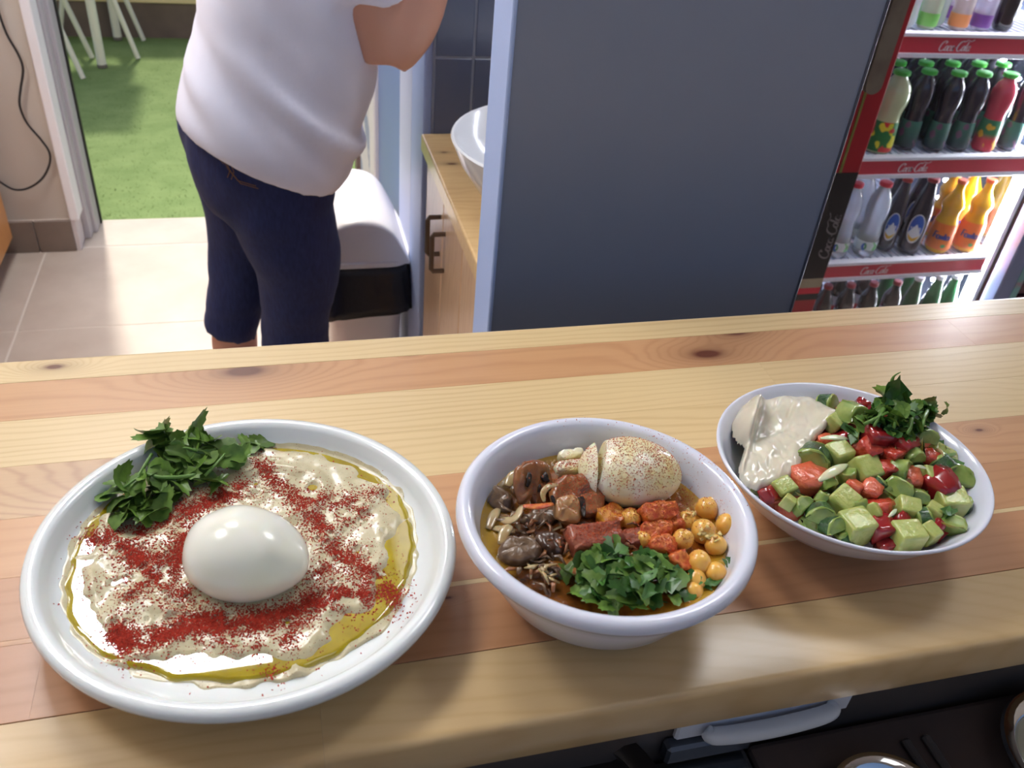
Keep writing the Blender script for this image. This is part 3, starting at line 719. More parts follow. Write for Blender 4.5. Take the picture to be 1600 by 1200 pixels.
for i, z in enumerate(SHELVES):
    sh = MB().box((1.222, 1.672, z-.012), (1.796, 2.195, z-.006))
    for q in range(28): sh.box((1.226+q*.021, 1.672, z-.006), (1.230+q*.021, 2.19, z-.002))
    s_o = sh.build('shelf', MLINE, fg)
    if i < 3:
        xr = 1.767
        st_ = MB().box((1.225, 1.655, z-.040), (xr, 1.662, z-.004)).build('label_strip', MSTRIP, s_o, origin=None)
        MB().bbox((1.222, 1.650, z-.006), (xr+.002, 1.673, z+.002), .001, 1).build('strip_edge', MEDGE, s_o)
        MB().bbox((1.222, 1.650, z-.049), (xr+.002, 1.673, z-.0395), .001, 1).build('strip_edge', MEDGE, s_o)
        k = .0118; x0 = (at(1467, 70, y=1.655).x, at(1405, 255, y=1.655).x, at(1347, 414, y=1.655).x)[i]
        ribbon_mesh(STRK, .085, lambda u, v: Vector((x0 + u*k, 1.6545, z-.0345 + v*.0125))).build('lettering', LOGO, s_o, fix=False)
k = .021
ribbon_mesh(STRK, .10, lambda u, v: Vector((1.250 - v*k*.8, FY-.0145, .41 + u*k*.8))).build('lettering', M('grey_print', srgb(120, 116, 122), .4), fg, fix=False)

def liquid(name, c, rough=.1, **k): return M(name, c, rough, spec=.6, coat=.6, coatr=.05, **k)
def band_label(name, bands, blobs=None):
    g = G(name); z = g.xyz(g.coord('Generated'))[2]
    c = g.ramp(z, bands)
    if blobs:
        nz = g.noise(g.coord('Object', (1, 1, .8)), blobs[0], 1)
        c = g.mix(g.ramp(nz, [(blobs[2], (0, 0, 0)), (blobs[2]+.03, (1, 1, 1))]), c, blobs[1])
        if len(blobs) > 3:
            nz2 = g.noise(g.coord('Object', (1, 1, .8), (3, 5, 7)), blobs[0]*.9, 1)
            c = g.mix(g.ramp(nz2, [(blobs[2]+.02, (0, 0, 0)), (blobs[2]+.05, (1, 1, 1))]), c, blobs[3])
    g.base(c); g.set(rough=.35); return g.m
WATER = G('clear_bottle'); WATER.base((.93, .97, .98)); WATER.set(rough=.06, trans=.72, ior=1.25, spec=.6); WATER = WATER.m
def tinted(name, c):
    g = G(name); g.base(c); g.set(rough=.08, trans=.45, ior=1.25, spec=.6); return g.m
PROF = {
 'juice': [(.80, 0), (.92, .01), (.94, .05), (.92, .22), (.86, .36), (.80, .44), (.82, .50), (.95, .60), (1.0, .69), (.95, .78), (.76, .86), (.5, .91), (.44, .935), (.44, .97)],
 'soda': [(.70, 0), (.9, .015), (.95, .06), (.90, .14), (.96, .22), (1.0, .34), (1.0, .46), (.88, .56), (.82, .60), (.95, .68), (.86, .78), (.58, .86), (.40, .91), (.38, .97)],
 'water': [(.80, 0), (.95, .012), (1.0, .05), (.97, .12), (1.0, .2), (.93, .33), (.84, .42), (.84, .47), (.98, .58), (1.0, .68), (.88, .79), (.58, .88), (.45, .91), (.44, .965)],
 'slim': [(.78, 0), (.95, .012), (1.0, .05), (1.0, .46), (.96, .56), (.80, .70), (.55, .84), (.45, .90), (.44, .965)],
 'orange': [(.84, 0), (.97, .012), (1.0, .05), (1.0, .30), (.96, .42), (.76, .50), (.74, .55), (.90, .62), (.92, .67), (.80, .72), (.55, .79), (.36, .86), (.34, .965)],
}
def rad_at(prof, t):
    for (r0, z0_), (r1, z1) in zip(prof, prof[1:]):
        if z0_ <= t <= z1: return r0 + (r1-r0)*(t-z0_)/max(1e-6, z1-z0_)
    return prof[-1][0]
def bottle(label, kind, r, h, liq, capm, lab=None, lz=(.1, .4), group=None, cap_r=.5, decal=None):
    t = thing('drink_bottle', label, 'bottle', (0, 0, 0), group)
    pr = PROF[kind]; zs = [i/26*.97 for i in range(27)]
    MB().lathe([(max(.2, rad_at(pr, z))*r, z*h) for z in zs], (0, 0, 0), 24).build('bottle_body', liq, t, smooth=50)
    cr = cap_r*r
    cpm = MB().lathe([(cr*.98, .945*h), (cr*1.06, .95*h), (cr*1.06, .992*h), (cr*.92, h), (cr*.5, h)], (0, 0, 0), 20)
    cpm.build('cap', capm, t, smooth=40)
    if lab:
        zz = [lz[0] + (lz[1]-lz[0])*i/8 for i in range(9)]
        lb = MB(); lb.loft([[(rad_at(pr, z)*r*1.015*math.cos(a), rad_at(pr, z)*r*1.015*math.sin(a), z*h) for a in [2*math.pi*q/24 for q in range(24)]] for z in zz], cap=False)
        lo_ = lb.build('bottle_label', lab, t, smooth=True)
        if decal: decal(lo_, pr, r, h)
    return t
def wrap(pr, r, h, zc_, k, ang=-112):
    """maps flat (u, v) onto the bottle's front"""
    def fn(u, v):
        z = zc_ + v*k/h; rr_ = rad_at(pr, min(.96, max(0, z)))*r*1.03; a = R_(ang) + u*k/rr_
        return Vector((rr_*math.cos(a), rr_*math.sin(a), z*h))
    return fn
def put(t, x, y, z, rz=0): t.location = (x, y, z); t.rotation_euler = (0, 0, rz); return t
GREENCAP = M('green_cap', srgb(84, 196, 76), .35); REDCAP = M('red_cap', srgb(222, 48, 66), .35); ORCAP = M('orange_cap', srgb(226, 104, 60), .35)
WCAP = M('white_cap', srgb(226, 228, 232), .35); BLUECAP = M('blue_cap', srgb(60, 90, 190), .35); DKCAP = M('dark_red_cap', srgb(150, 40, 50), .35)
DARK = liquid('dark_drink', srgb(44, 38, 54)); LEMON = liquid('lemonade', srgb(204, 218, 168)); PINK = liquid('red_grapefruit', srgb(206, 66, 88))
ORG = liquid('orange_soda', srgb(236, 176, 36)); COLA = liquid('cola', srgb(38, 26, 30)); GLASSG = liquid('green_glass', srgb(26, 84, 46))
LBG = band_label('lemon_label', [(0, srgb(40, 120, 60)), (1, srgb(52, 132, 74))], (38, srgb(224, 220, 60), .55, srgb(206, 60, 60)))
LBD = band_label('grape_label', [(0, srgb(48, 60, 66)), (1, srgb(64, 120, 104))], (40, srgb(120, 84, 110), .58))
LBR = band_label('grapefruit_label', [(0, srgb(200, 50, 70)), (.35, srgb(196, 60, 70)), (.55, srgb(52, 118, 76)), (1, srgb(60, 126, 90))], (40, srgb(230, 170, 50), .57))
LBO = band_label('orange_label', [(0, srgb(240, 130, 52)), (1, srgb(242, 122, 44))])
LBW = band_label('water_label', [(0, srgb(222, 234, 232)), (1, srgb(232, 240, 240))], (45, srgb(120, 190, 120), .6))
LBC = band_label('cola_label', [(0, srgb(190, 36, 50)), (.5, srgb(206, 56, 66)), (.55, srgb(226, 226, 230)), (1, srgb(214, 216, 222))])
PRNAVY = M('navy_print', srgb(44, 56, 130), .4); PRW = M('label_white', srgb(232, 236, 240), .4); PRBLUE = M('label_blue', srgb(40, 92, 190), .4); PRYEL = M('label_yellow', srgb(220, 178, 50), .4); PRG = M('label_green', srgb(80, 160, 100), .4)
def ell(cx, cy, rx, ry, a0=0, a1=360, n=20): return [(cx + rx*math.cos(R_(a0+(a1-a0)*i/n)), cy + ry*math.sin(R_(a0+(a1-a0)*i/n))) for i in range(n+1)]
def fan(poly, fn, nr=3):
    mb = MB(); cx = sum(p[0] for p in poly)/len(poly); cy = sum(p[1] for p in poly)/len(poly); n = len(poly)
    vs_ = [fn(cx, cy)]
    for k_ in range(1, nr+1): vs_ += [fn(cx + (x-cx)*k_/nr, cy + (y-cy)*k_/nr) for x, y in poly]
    fs = [(0, 1+i, 1+(i+1) % n) for i in range(n)]
    for k_ in range(nr-1): fs += [(1+k_*n+i, 1+k_*n+(i+1) % n, 1+(k_+1)*n+(i+1) % n, 1+(k_+1)*n+i) for i in range(n)]
    mb.add(vs_, fs); return mb
def dec_orange(lo_, pr, r, h):
    fn = wrap(pr, r, h, .25, .00125, -128)
    F = [[(-17, -6), (-15, 8), (-9, 8)], [(-16, 1), (-11, 1)], ell(-7, -2, 3, 4), [(-4, 2), (-3.6, -6)], [(-1, -6), (-1, 2), (0, 1), (2, 2), (3, -6)], [(6, 7), (5.5, -5), (8, -6)], [(4, 2), (8, 2)], ell(12, -2, 3, 4), [(15, 2), (15.6, -6)]]
    ribbon_mesh(F, 1.5, fn).build('lettering', PRNAVY, lo_, fix=False)
    fn2 = wrap(pr, r, h, .12, .0012, -108)
    fan(ell(0, 0, 5, 4), fn2).build('label_print', PRG, lo_, fix=False)
def dec_peach(lo_, pr, r, h):
    fn = wrap(pr, r, h, .36, .0013, -128); fnb = wrap(pr, r*1.006, h, .36, .0013, -128); fnc = wrap(pr, r*1.012, h, .36, .0013, -128)
    fan(ell(0, 0, 15, 30), fn).build('label_print', PRW, lo_, fix=False)
    fan(ell(0, 0, 13, 28, -22, 202), fnb).build('label_print', PRBLUE, lo_, fix=False)
    fan(ell(0, -2, 12.5, 24, 208, 332), fnb).build('label_print', PRYEL, lo_, fix=False)
    ribbon_mesh([[(-9, 3), (-8, -3), (-5, 3), (-4, -3)], [(-2, 3), (0, -3), (2, 3)], [(4, -3), (4, 3), (8, 3), (8, -3)]], .9, fnc).build('lettering', PRW, lo_, fix=False)
def dec_swirl(lo_, pr, r, h):
    fan(ell(0, 0, 11, 22), wrap(pr, r, h, .40, .001, -128)).build('label_print', PRW, lo_, fix=False)
    ribbon_mesh([ell(0, 2, 7, 11, 60, 300)], 1.6, wrap(pr, r*1.008, h, .40, .001, -128)).build('label_print', PRNAVY, lo_, fix=False)
def dec_water(lo_, pr, r, h):
    ribbon_mesh([ell(0, 0, 6, 8, 90, 270)], 2, wrap(pr, r, h, .15, .0011, -125)).build('label_print', PRBLUE, lo_, fix=False)
    ribbon_mesh([ell(2, 0, 6, 8, -80, 80)], 1.5, wrap(pr, r, h, .15, .0011, -140)).build('label_print', PRG, lo_, fix=False)
YB = 1.705
def bx_(px, py): return at(px, py, y=YB).x
# third shelf from the top in view: waters, peach drinks, orange sodas
ws_ = bottle('clear water bottle with a red cap, first on the shelf of orange sodas', 'water', .0285, .192, WATER, REDCAP, LBW, (.10, .22), 'water bottles with red caps', .52, dec_water)
put(ws_, bx_(1301, 403), YB, .370)
w2 = dup(ws_); w2['label'] = 'clear water bottle with a red cap, second on its shelf beside the dark bottles'; put(w2, bx_(1344, 402), YB, .370)
w3 = dup(ws_); w3['label'] = 'water bottle with a red cap standing behind the two front water bottles'; put(w3, bx_(1322, 402)+.045, YB+.075, .370)
pt = bottle('dark bottle with a blue and yellow oval label, beside the orange sodas', 'slim', .0275, .20, DARK, DKCAP, DARK, (.12, .60), 'dark bottles with blue and yellow labels', .5, dec_peach)
put(pt, bx_(1414, 397), YB, .370)
p2 = dup(pt); p2['label'] = 'dark bottle with a blue and yellow oval label, beside the water bottles'; put(p2, bx_(1377, 398)+.012, YB+.018, .370, R_(6)); p2.scale = (.85, .85, .97)
og = bottle('orange soda bottle with an orange label, nearer the dark bottles', 'orange', .030, .193, ORG, ORCAP, LBO, (.06, .42), 'orange soda bottles', .40, dec_orange)
put(og, bx_(1459, 395), YB, .370)
o2 = dup(og); o2['label'] = 'orange soda bottle with an orange label, nearest the bright light strip'; put(o2, bx_(1502, 393), YB, .370)
for q, px in enumerate((1470, 1500)):
    o3 = dup(og); o3['label'] = 'orange soda bottle in the second row, behind the %s one' % ('first', 'last')[q]; put(o3, bx_(px, 393)+.03, YB+.08, .370)
for q, px in enumerate((1390, 1425)):
    o3 = dup(pt); o3['label'] = 'dark bottle in the second row behind the %s blue and yellow label' % ('small', 'big oval')[q]; put(o3, bx_(px, 393)+.03, YB+.08, .370)
# second shelf: juices with green caps
le = bottle('pale lemonade bottle with a green cap and lemon label', 'juice', .034, .184, LEMON, GREENCAP, LBG, (.03, .40), 'juice bottles with green caps', .52); put(le, bx_(1366, 242), YB, .643)
dj = bottle('dark juice bottle with a green cap right beside the lemonade', 'juice', .0265, .183, DARK, GREENCAP, LBD, (.05, .38), 'juice bottles with green caps', .62); put(dj, bx_(1412, 241), YB+.012, .643)
for px, lb_, dy in ((1452, 'dark juice bottle with a green cap, third from the lemonade end', 0), (1489, 'dark juice bottle with a green cap next to the red juice', 0), (1567, 'dark juice bottle with a green cap beyond the red juice', 0)):
    d2 = dup(dj); d2['label'] = lb_; put(d2, bx_(px, 240), YB+dy, .643, rnd.uniform(-.5, .5))
pk = bottle('red juice bottle with a green cap among the dark ones', 'juice', .0285, .182, PINK, GREENCAP, LBR, (.03, .42), 'juice bottles with green caps', .58); put(pk, bx_(1528, 239), YB-.004, .643)
COLX = []
for row in (1, 2, 3, 4):
    for q, px in enumerate((1366, 1408, 1450, 1489, 1528, 1567)):
        d2 = dup(dj); d2['label'] = 'dark green-capped juice bottle in the %s row behind %s' % (('second', 'third', 'fourth', 'fifth')[row-1], ('the lemonade', 'the dark bottle beside the lemonade', 'the third bottle of the front row', 'the bottle before the red juice', 'the red juice', 'the last dark bottle')[q]); d2['group'] = 'juice bottles in the back rows'
        xq = bx_(px, 240) + .042*row + .004*row*math.sin(q*3)
        if xq > 1.768: COLX.append(d2)
        put(d2, xq, YB + .074*row, .643, rnd.uniform(-.6, .6))
for d2 in COLX:
    for ch in list(d2.children_recursive): bpy.data.objects.remove(ch)
    bpy.data.objects.remove(d2)
# top shelf in view: flavoured waters and dark bottles
fl_ = {}
for nm, lc, px, lb_ in (('green', srgb(120, 196, 90), 1444, 'flavoured water bottle with a green base label'), ('orange', srgb(232, 150, 90), 1493, 'flavoured water bottle with an orange base label'), ('purple', srgb(122, 70, 150), 1528, 'flavoured water bottle with a purple base label')):
    tint = {'green': (.80, .93, .70), 'orange': (.96, .86, .78), 'purple': (.84, .78, .90)}[nm]
    b_ = bottle(lb_ + ' on the uppermost shelf in view', 'slim', .0215, .205, tinted('tint_'+nm, tint), WCAP, M('base_label_'+nm, lc, .4), (.03, .16), 'flavoured waters on the upper shelf', .5, dec_swirl)
    put(b_, bx_(px, 47), YB, .918); fl_[nm] = b_
b_ = bottle('colourless water bottle at the handle end of the uppermost shelf in view', 'slim', .026, .205, tinted('tint_clear', (.90, .95, .95)), WCAP, None, group='flavoured waters on the upper shelf'); put(b_, bx_(1412, 45), YB+.012, .918)
b2 = dup(b_); b2['label'] = 'colourless water bottle between the green and the orange base labels'; put(b2, bx_(1469, 46), YB+.028, .918); b2.scale = (.8, .8, 1)
cd = bottle('dark cola bottle on the upper shelf next to the purple labelled water', 'soda', .024, .225, COLA, REDCAP, None, group='dark bottles on the upper shelf', cap_r=.42); put(cd, min(1.70, bx_(1562, 46)), YB, .918)
c2 = dup(cd); c2['label'] = 'dark cola bottle at the light strip end of the upper shelf'; put(c2, 1.752, YB, .918)
for q, px in enumerate((1425, 1460, 1495, 1530)):
    b3 = dup(fl_['green'] if q < 2 else fl_['purple']); b3['label'] = 'flavoured water bottle, %s from the handle end in the second row of the upper shelf' % ('first', 'second', 'third', 'fourth')[q]; b3['group'] = 'second row of the upper shelf'; put(b3, bx_(px, 46)+.03, YB+.075, .918)
# lowest shelf in view: colas and green glass bottles
cb_ = bottle('cola bottle with red cap and red-white label, first on the lowest shelf in view', 'soda', .026, .205, COLA, DKCAP, LBC, (.36, .62), 'cola bottles on the lowest shelf', .42)
for q, (px, lb_) in enumerate(((1296, None), (1331, 'cola bottle with red-white label, second on the lowest shelf in view'), (1366, 'cola bottle with red-white label, third on the lowest shelf in view'), (1402, 'cola bottle with red-white label beside the green bottles'))):
    c_ = cb_ if q == 0 else dup(cb_)
    if lb_: c_['label'] = lb_
    put(c_, at(px, 452, y=YB).x - .006, YB, .075)
gb = bottle('green glass bottle on the lowest shelf next to the colas', 'slim', .026, .215, GLASSG, WCAP, None, group='green bottles on the lowest shelf', cap_r=.46)
for q, (px, lb_) in enumerate(((1434, None), (1466, 'green glass bottle in the middle of the three on the lowest shelf'), (1497, 'green glass bottle nearest the light strip on the lowest shelf'))):
    c_ = gb if q == 0 else dup(gb)
    if lb_: c_['label'] = lb_
    put(c_, min(1.75, at(px, 450, y=YB).x - .006), YB, .075)
for q in range(6):
    c_ = dup(cb_ if q < 4 else gb); c_['label'] = ('%s cola bottle from the handle end in the second row of the lowest shelf' % ('first', 'second', 'third', 'fourth')[q]) if q < 4 else ('%s green glass bottle in the second row of the lowest shelf' % ('nearer', 'farther')[q-4])
    c_['group'] = 'second row of the lowest shelf'; put(c_, 1.30 + q*.076, YB+.08, .075)
# neighbouring cooler: only the slatted lower corner shows
cl = thing('cooler_cabinet', 'dark maroon slatted cabinet beside the drinks fridge at the right edge', 'cooler', (2.15, 1.9, 0))
MM = M('maroon_panel', srgb(82, 36, 52), .4)
MB().box((1.885, 1.665, 0), (2.45, 2.25, 1.9)).build('cabinet', MM, cl)
for q in range(26):
    MB().bbox((1.888, 1.642, .05+q*.034), (2.445, 1.6649, .05+q*.034+.026), .003, 1).build('slat', MM, cl)
    MB().box((1.889, 1.660, .05+q*.034+.027), (2.444, 1.6648, .05+q*.034+.032)).build('slat_edge', M('mauve_edge', srgb(150, 128, 170), .4) if q == 0 else bpy.data.materials['mauve_edge'], cl)
#%%MARK3
# ------------------------------------------------------------------ dishes
_ry = Matrix.Rotation(-YAW, 3, 'Z')
def oval(o, sx, sy):      # the melamine dishes are a touch oval
    A = _ry @ Matrix.Diagonal((sx, sy, 1)) @ _ry.transposed()
    o.data.transform(A.to_4x4()); return o
OVP, OVB, OVS = (1.042, .985), (1.026, 1.0), (1.026, .968)
OVPI = (_ry @ Matrix.Diagonal((OVP[0], OVP[1], 1)) @ _ry.transposed()).inverted()
PC = Vector((-.0275, .3125, ZC)); PR = .0967
pl = MB().lathe([(.052, .0004), (.056, 0), (.058, .0025), (.074, .0065), (.0865, .0175), (.0915, .0215), (.0945, .0222), (.0962, .0238), (.0967, .0262), (.0958, .0285), (.0935, .0295), (.0905, .0290), (.0887, .0272), (.0865, .0225), (.0835, .0188), (.078, .0166), (.070, .0156), (.055, .0147), (.03, .0143), (.001, .0142)], PC, 96)
tag(oval(pl.build('plate', MPLATE, origin=PC, smooth=True), *OVP), 'wide white round plate with a rolled rim, holding hummus, left end of the counter', 'plate')
BC = Vector((.1417, .2800, ZC)); BR = .0713
bl = MB().lathe([(.033, .001), (.037, 0), (.040, .0015), (.051, .015), (.0615, .036), (.0645, .0455), (.0672, .0478), (.0698, .0490), (.0713, .0520), (.0708, .0552), (.0688, .0572), (.0662, .0572), (.0640, .0555), (.0622, .0500), (.0585, .038), (.050, .016), (.042, .006), (.02, .004), (.001, .004)], BC, 88)
tag(oval(bl.build('bowl', MBOWL, origin=BC, smooth=True), *OVB), 'deep white round bowl with a rolled rim, holding stew, between plate and salad', 'bowl')
SC_ = Vector((.2985, .3080, ZC)); SR = .0737
sl_ = MB().lathe([(.024, .001), (.028, 0), (.030, .0015), (.045, .010), (.060, .0245), (.0690, .0370), (.0722, .0412), (.0735, .0425), (.0737, .0435), (.0730, .0443), (.0718, .0438), (.0690, .0400), (.0600, .0275), (.045, .013), (.028, .005), (.001, .0035)], SC_, 88)
tag(oval(sl_.build('salad_bowl', MBOWL, origin=SC_, smooth=True), *OVS), 'white thin-rimmed round bowl heaped with chopped salad, right end of the counter', 'bowl')

# ---- hummus with oil, paprika, egg
def pol(v): return math.hypot(v[0], v[1]), math.atan2(v[1], v[0])
OUT = [(-180, .0802), (-168, .0801), (-153, .0798), (-138, .0775), (-128, .0744), (-109, .0717), (-92, .0724), (-73, .0724), (-51, .0744), (-33, .075), (-11, .0763), (7, .0793), (30, .0832), (57, .0836), (78, .0836), (110, .083), (140, .082), (163, .0815), (180, .0802)]
INN = [(-180, .0705), (-171, .0705), (-138, .0686), (-129, .068), (-114, .0595), (-90, .058), (-69, .0665), (-53, .0591), (-40, .0659), (-19, .0628), (2, .0686), (19, .075), (31, .0768), (59, .0792), (77, .0788), (100, .079), (150, .076), (163, .071), (180, .0705)]
def plate_z(r):
    P_ = [(0, .0142), (.03, .0143), (.055, .0147), (.070, .0156), (.078, .0166), (.0835, .0188), (.0865, .0225), (.0887, .0272)]
    for (a, b), (c, d) in zip(P_, P_[1:]):
        if r <= c: return b + (d-b)*(r-a)/(c-a)
    return .0272
def lerp_tab(T, a):
    for (a0, r0), (a1, r1) in zip(T, T[1:]):
        if a0 <= a <= a1: return r0 + (r1-r0)*(a-a0)/(a1-a0)
    return T[-1][1]
BREAK = [(-134, 2.5), (-76, 2), (44, 5), (70, 3), (118, 26), (172, 2), (-20, 1.5), (10, 2)]
OILZ = .0184
def hum(x, y):
    r, a = math.hypot(x, y), math.degrees(math.atan2(y, x))
    p = (x*1000, y*1000, 0)
    n1 = noise.noise((x*55, y*55, 1.3)); n2 = noise.noise((x*130, y*130, 4.1)); n3 = noise.noise((x*300, y*300, 8))
    ca_, sa_ = math.cos(R_(a)), math.sin(R_(a))
    ri = lerp_tab(INN, a) + .0042*noise.noise((ca_*4.5, sa_*4.5, r*40)) + .0030*noise.noise((x*150, y*150, 6)) + .0004 - (.0022 if -60 < a < 25 else 0)
    ro = lerp_tab(OUT, a) + .003
    h = .0196 + .0016*n1 + .0006*n2 + .00015*n3
    h += .0016*max(0, 1-abs(noise.noise((x*30+5, y*30, 2.2)))*4.5)
    for c_ in HOLES:
        d = math.hypot(x-c_[0], y-c_[1])/c_[2]
        if d < 1.6: h += -.0012*math.exp(-d*d*2.4) + .0007*math.exp(-(d-1)**2*12)
    t = max(0, min(1, (r-ri+.003)/.0085)); brk = 0
    for ba, bw in BREAK: brk = max(brk, math.exp(-((a-ba)/bw)**2))
    brk *= max(0, min(1, .7 + 1.3*noise.noise((x*90, y*90, 15))))
    ch = t*t*(3-2*t)*(1-.62*brk)
    h -= .0036*ch
    return max(h, plate_z(r) + .0002)
HOLES = []
r2 = random.Random(3)
for q in range(46):
    a = r2.uniform(0, 6.283); rr_ = .03 + .04*r2.random()
    HOLES.append((rr_*math.cos(a), rr_*math.sin(a), r2.uniform(.0014, .0045)))
NR, NA = 96, 280
hv = [PC + Vector((0, 0, hum(0, 0)))]; hf = []
for i in range(1, NR+1):
    for q in range(NA):
        a = 2*math.pi*q/NA; ad = math.degrees(a) if a < math.pi else math.degrees(a)-360
        rm = min(.0855, lerp_tab(OUT, ad) + .0022 + .0030*max(-.5, noise.noise((math.cos(a)*9, math.sin(a)*9, 11))))
        r = rm*i/NR; x, y = r*math.cos(a), r*math.sin(a)
        z = hum(x, y)
        if i == NR: z = plate_z(r) - .0003
        hv.append(PC + Vector((x, y, z)))
for q in range(NA): hf.append((0, 1+q, 1+(q+1) % NA))
for i in range(NR-1):
    o = 1+i*NA
    for q in range(NA): hf.append((o+q, o+NA+q, o+NA+(q+1) % NA, o+(q+1) % NA))
gh = G('hummus_paste')
nz = gh.noise(gh.coord(), 160, 3)
sp_ = gh.noise(gh.coord('Object', (1, 1, 1), (.3, .1, 0)), 1500, 0)
hc_ = gh.mix(gh.ramp(nz, [(.3, (0, 0, 0)), (.75, (1, 1, 1))]), srgb(206, 196, 162), srgb(188, 176, 140))
hc_ = gh.mix(gh.ramp(sp_, [(.76, (0, 0, 0)), (.80, (1, 1, 1))]), hc_, srgb(120, 96, 70))
gh.base(hc_); gh.set(rough=.30, spec=.45, sss=.10, sssr=.003, coat=.35, coatr=.16); gh.bump(gh.noise(gh.coord(), 300, 2), .10, .0010)
tag(oval(MB().add(hv, hf).build('hummus', gh.m, origin=PC, smooth=True), *OVP), 'pale creamy hummus spread over the wide plate', 'hummus', kind='stuff')
# olive oil: a level pool, seen wherever the hummus dips below it
ov = [PC + Vector((0, 0, .0062))]; of = []
NO = 200
for i, fr_ in enumerate((.60, .70, .80, .9, .962, .978, 1.0)):
    for q in range(NO):
        a = 2*math.pi*q/NO; ad = math.degrees(a) if a < math.pi else math.degrees(a)-360
        r = (lerp_tab(OUT, ad) + .0022*noise.noise((math.cos(a)*8, math.sin(a)*8, 5)))*fr_
        ov.append(PC + Vector((r*math.cos(a), r*math.sin(a), (OILZ if i < 6 else min(OILZ, plate_z(r)-.0002)))))
for i in range(6):
    o = 1+i*NO
    for q in range(NO): of.append((o+q, o+NO+q, o+NO+(q+1) % NO, o+(q+1) % NO))
ol = G('olive_oil'); ol.base(ol.ramp(ol.noise(ol.coord(), 60, 2), [(.3, srgb(176, 156, 20)), (.7, srgb(150, 128, 10))])); ol.set(rough=.015, spec=.75, coat=1.0, coatr=.0, sss=.0)
tag(oval(MB().add(ov[1:], [tuple(i-1 for i in f) for f in of]).build('olive_oil', ol.m, origin=PC, smooth=True), *OVP), 'yellow-green olive oil pooled in a ring round the hummus', 'oil', kind='stuff')
# whole peeled egg
def egg_mesh(L, W, H_, n=36, m=22, bump=.0006, seed=0):
    mb = MB(); rings = []
    for i in range(1, m):
        t = math.pi*i/m; x = -L*math.cos(t); k_ = math.sin(t)*(1 - .10*math.cos(t)*-1)
        rings.append([Vector((x, W*k_*math.cos(2*math.pi*q/n), H_*k_*math.sin(2*math.pi*q/n))) for q in range(n)])
    mb.loft(rings)
    for v in mb.v: v += v.normalized()*bump*noise.noise(v*70 + Vector((seed, 0, 0)))
    return mb
gegg = G('egg_white'); gegg.base(gegg.ramp(gegg.noise(gegg.coord('Object', (1, 1, 1)), 22, 2), [(.35, srgb(236, 236, 228)), (.72, srgb(228, 228, 206))])); gegg.set(rough=.20, spec=.5, sss=.35, sssr=.006, coat=.35, coatr=.1)
gegg.b.inputs['Subsurface Radius'].default_value = (1, .8, .6)
MEGG = gegg.m
e1 = at(385, 866, z=ZC+.0305)
em = egg_mesh(.0292, .0238, .0208, bump=.0009)
for v in em.v:     # small torn fold of white at the blunt end
    d = (v - Vector((.0245, -.006, .003))).length
    v += Vector((1, -.15, .1)).normalized()*.0035*math.exp(-(d/.0085)**2)
    g_d = (v - Vector((.021, -.013, .010))).length
    v -= v.normalized()*.0018*math.exp(-(g_d/.0045)**2)
em.v = [Matrix.Rotation(R_(-22), 3, 'Z') @ v + Vector((e1.x, e1.y, ZC+.0305)) for v in em.v]
tag(em.build('peeled_egg', MEGG, origin=(e1.x, e1.y, ZC+.0305), smooth=True), 'whole peeled boiled egg resting in the middle of the hummus', 'egg')
EGGC = (e1.x, e1.y)
# paprika: tens of thousands of flakes strewn along the photo's bands
def c1(x, y): return (x*.45, 620+y*.45)
BANDS = [([(290, 480), (400, 485), (520, 445), (650, 395), (760, 345), (850, 295)], 24, 1.0), ([(640, 420), (760, 350), (840, 340)], 22, .7), ([(890, 215), (930, 260), (985, 310), (1100, 350), (1200, 360), (1330, 325)], 25, .95),
         ([(1010, 350), (1080, 400), (1140, 470), (1170, 540), (1250, 580), (1320, 650), (1400, 700)], 32, 1.0), ([(1200, 350), (1260, 400), (1190, 440)], 26, .5),
         ([(400, 490), (480, 560), (560, 600), (630, 540), (660, 460)], 42, 1.6), ([(560, 600), (470, 680), (440, 700)], 28, .6), ([(570, 640), (630, 690), (660, 670)], 26, .6),
         ([(400, 800), (440, 845), (560, 825), (690, 790), (800, 785), (920, 770), (1050, 720), (1160, 700), (1270, 690)], 36, 1.7), ([(690, 760), (760, 820), (820, 870)], 25, .5), ([(920, 950), (980, 960)], 24, .25), ([(870, 890), (900, 850)], 14, .25), ([(990, 870), (1010, 810), (1060, 770)], 30, .5),
         ([(1060, 640), (1120, 600), (1160, 560)], 26, .5), ([(330, 880), (340, 885)], 10, .04), ([(290, 640), (420, 700), (600, 720)], 60, .05), ([(900, 560), (1100, 480), (1300, 700)], 110, .10), ([(400, 560), (700, 760), (1000, 800)], 90, .07), ([(450, 480), (800, 330), (1200, 400)], 80, .10)]
fl_mb = MB(); r3 = random.Random(11)
def flake(mb, p, s, nrm=None):
    a = r3.uniform(0, 6.28); ca, sa = math.cos(a)*s, math.sin(a)*s; e = r3.uniform(.35, .9)
    t = r3.uniform(-.35, .35)*s
    mb.add([p + Vector((ca, sa, t)), p + Vector((-sa*e, ca*e, -t*.3)), p + Vector((-ca*.8, -sa*.8, t*.4)), p + Vector((sa*.3, -ca*.3, s*.55))], [(0, 1, 3), (1, 2, 3), (2, 0, 3)])
tot = 0
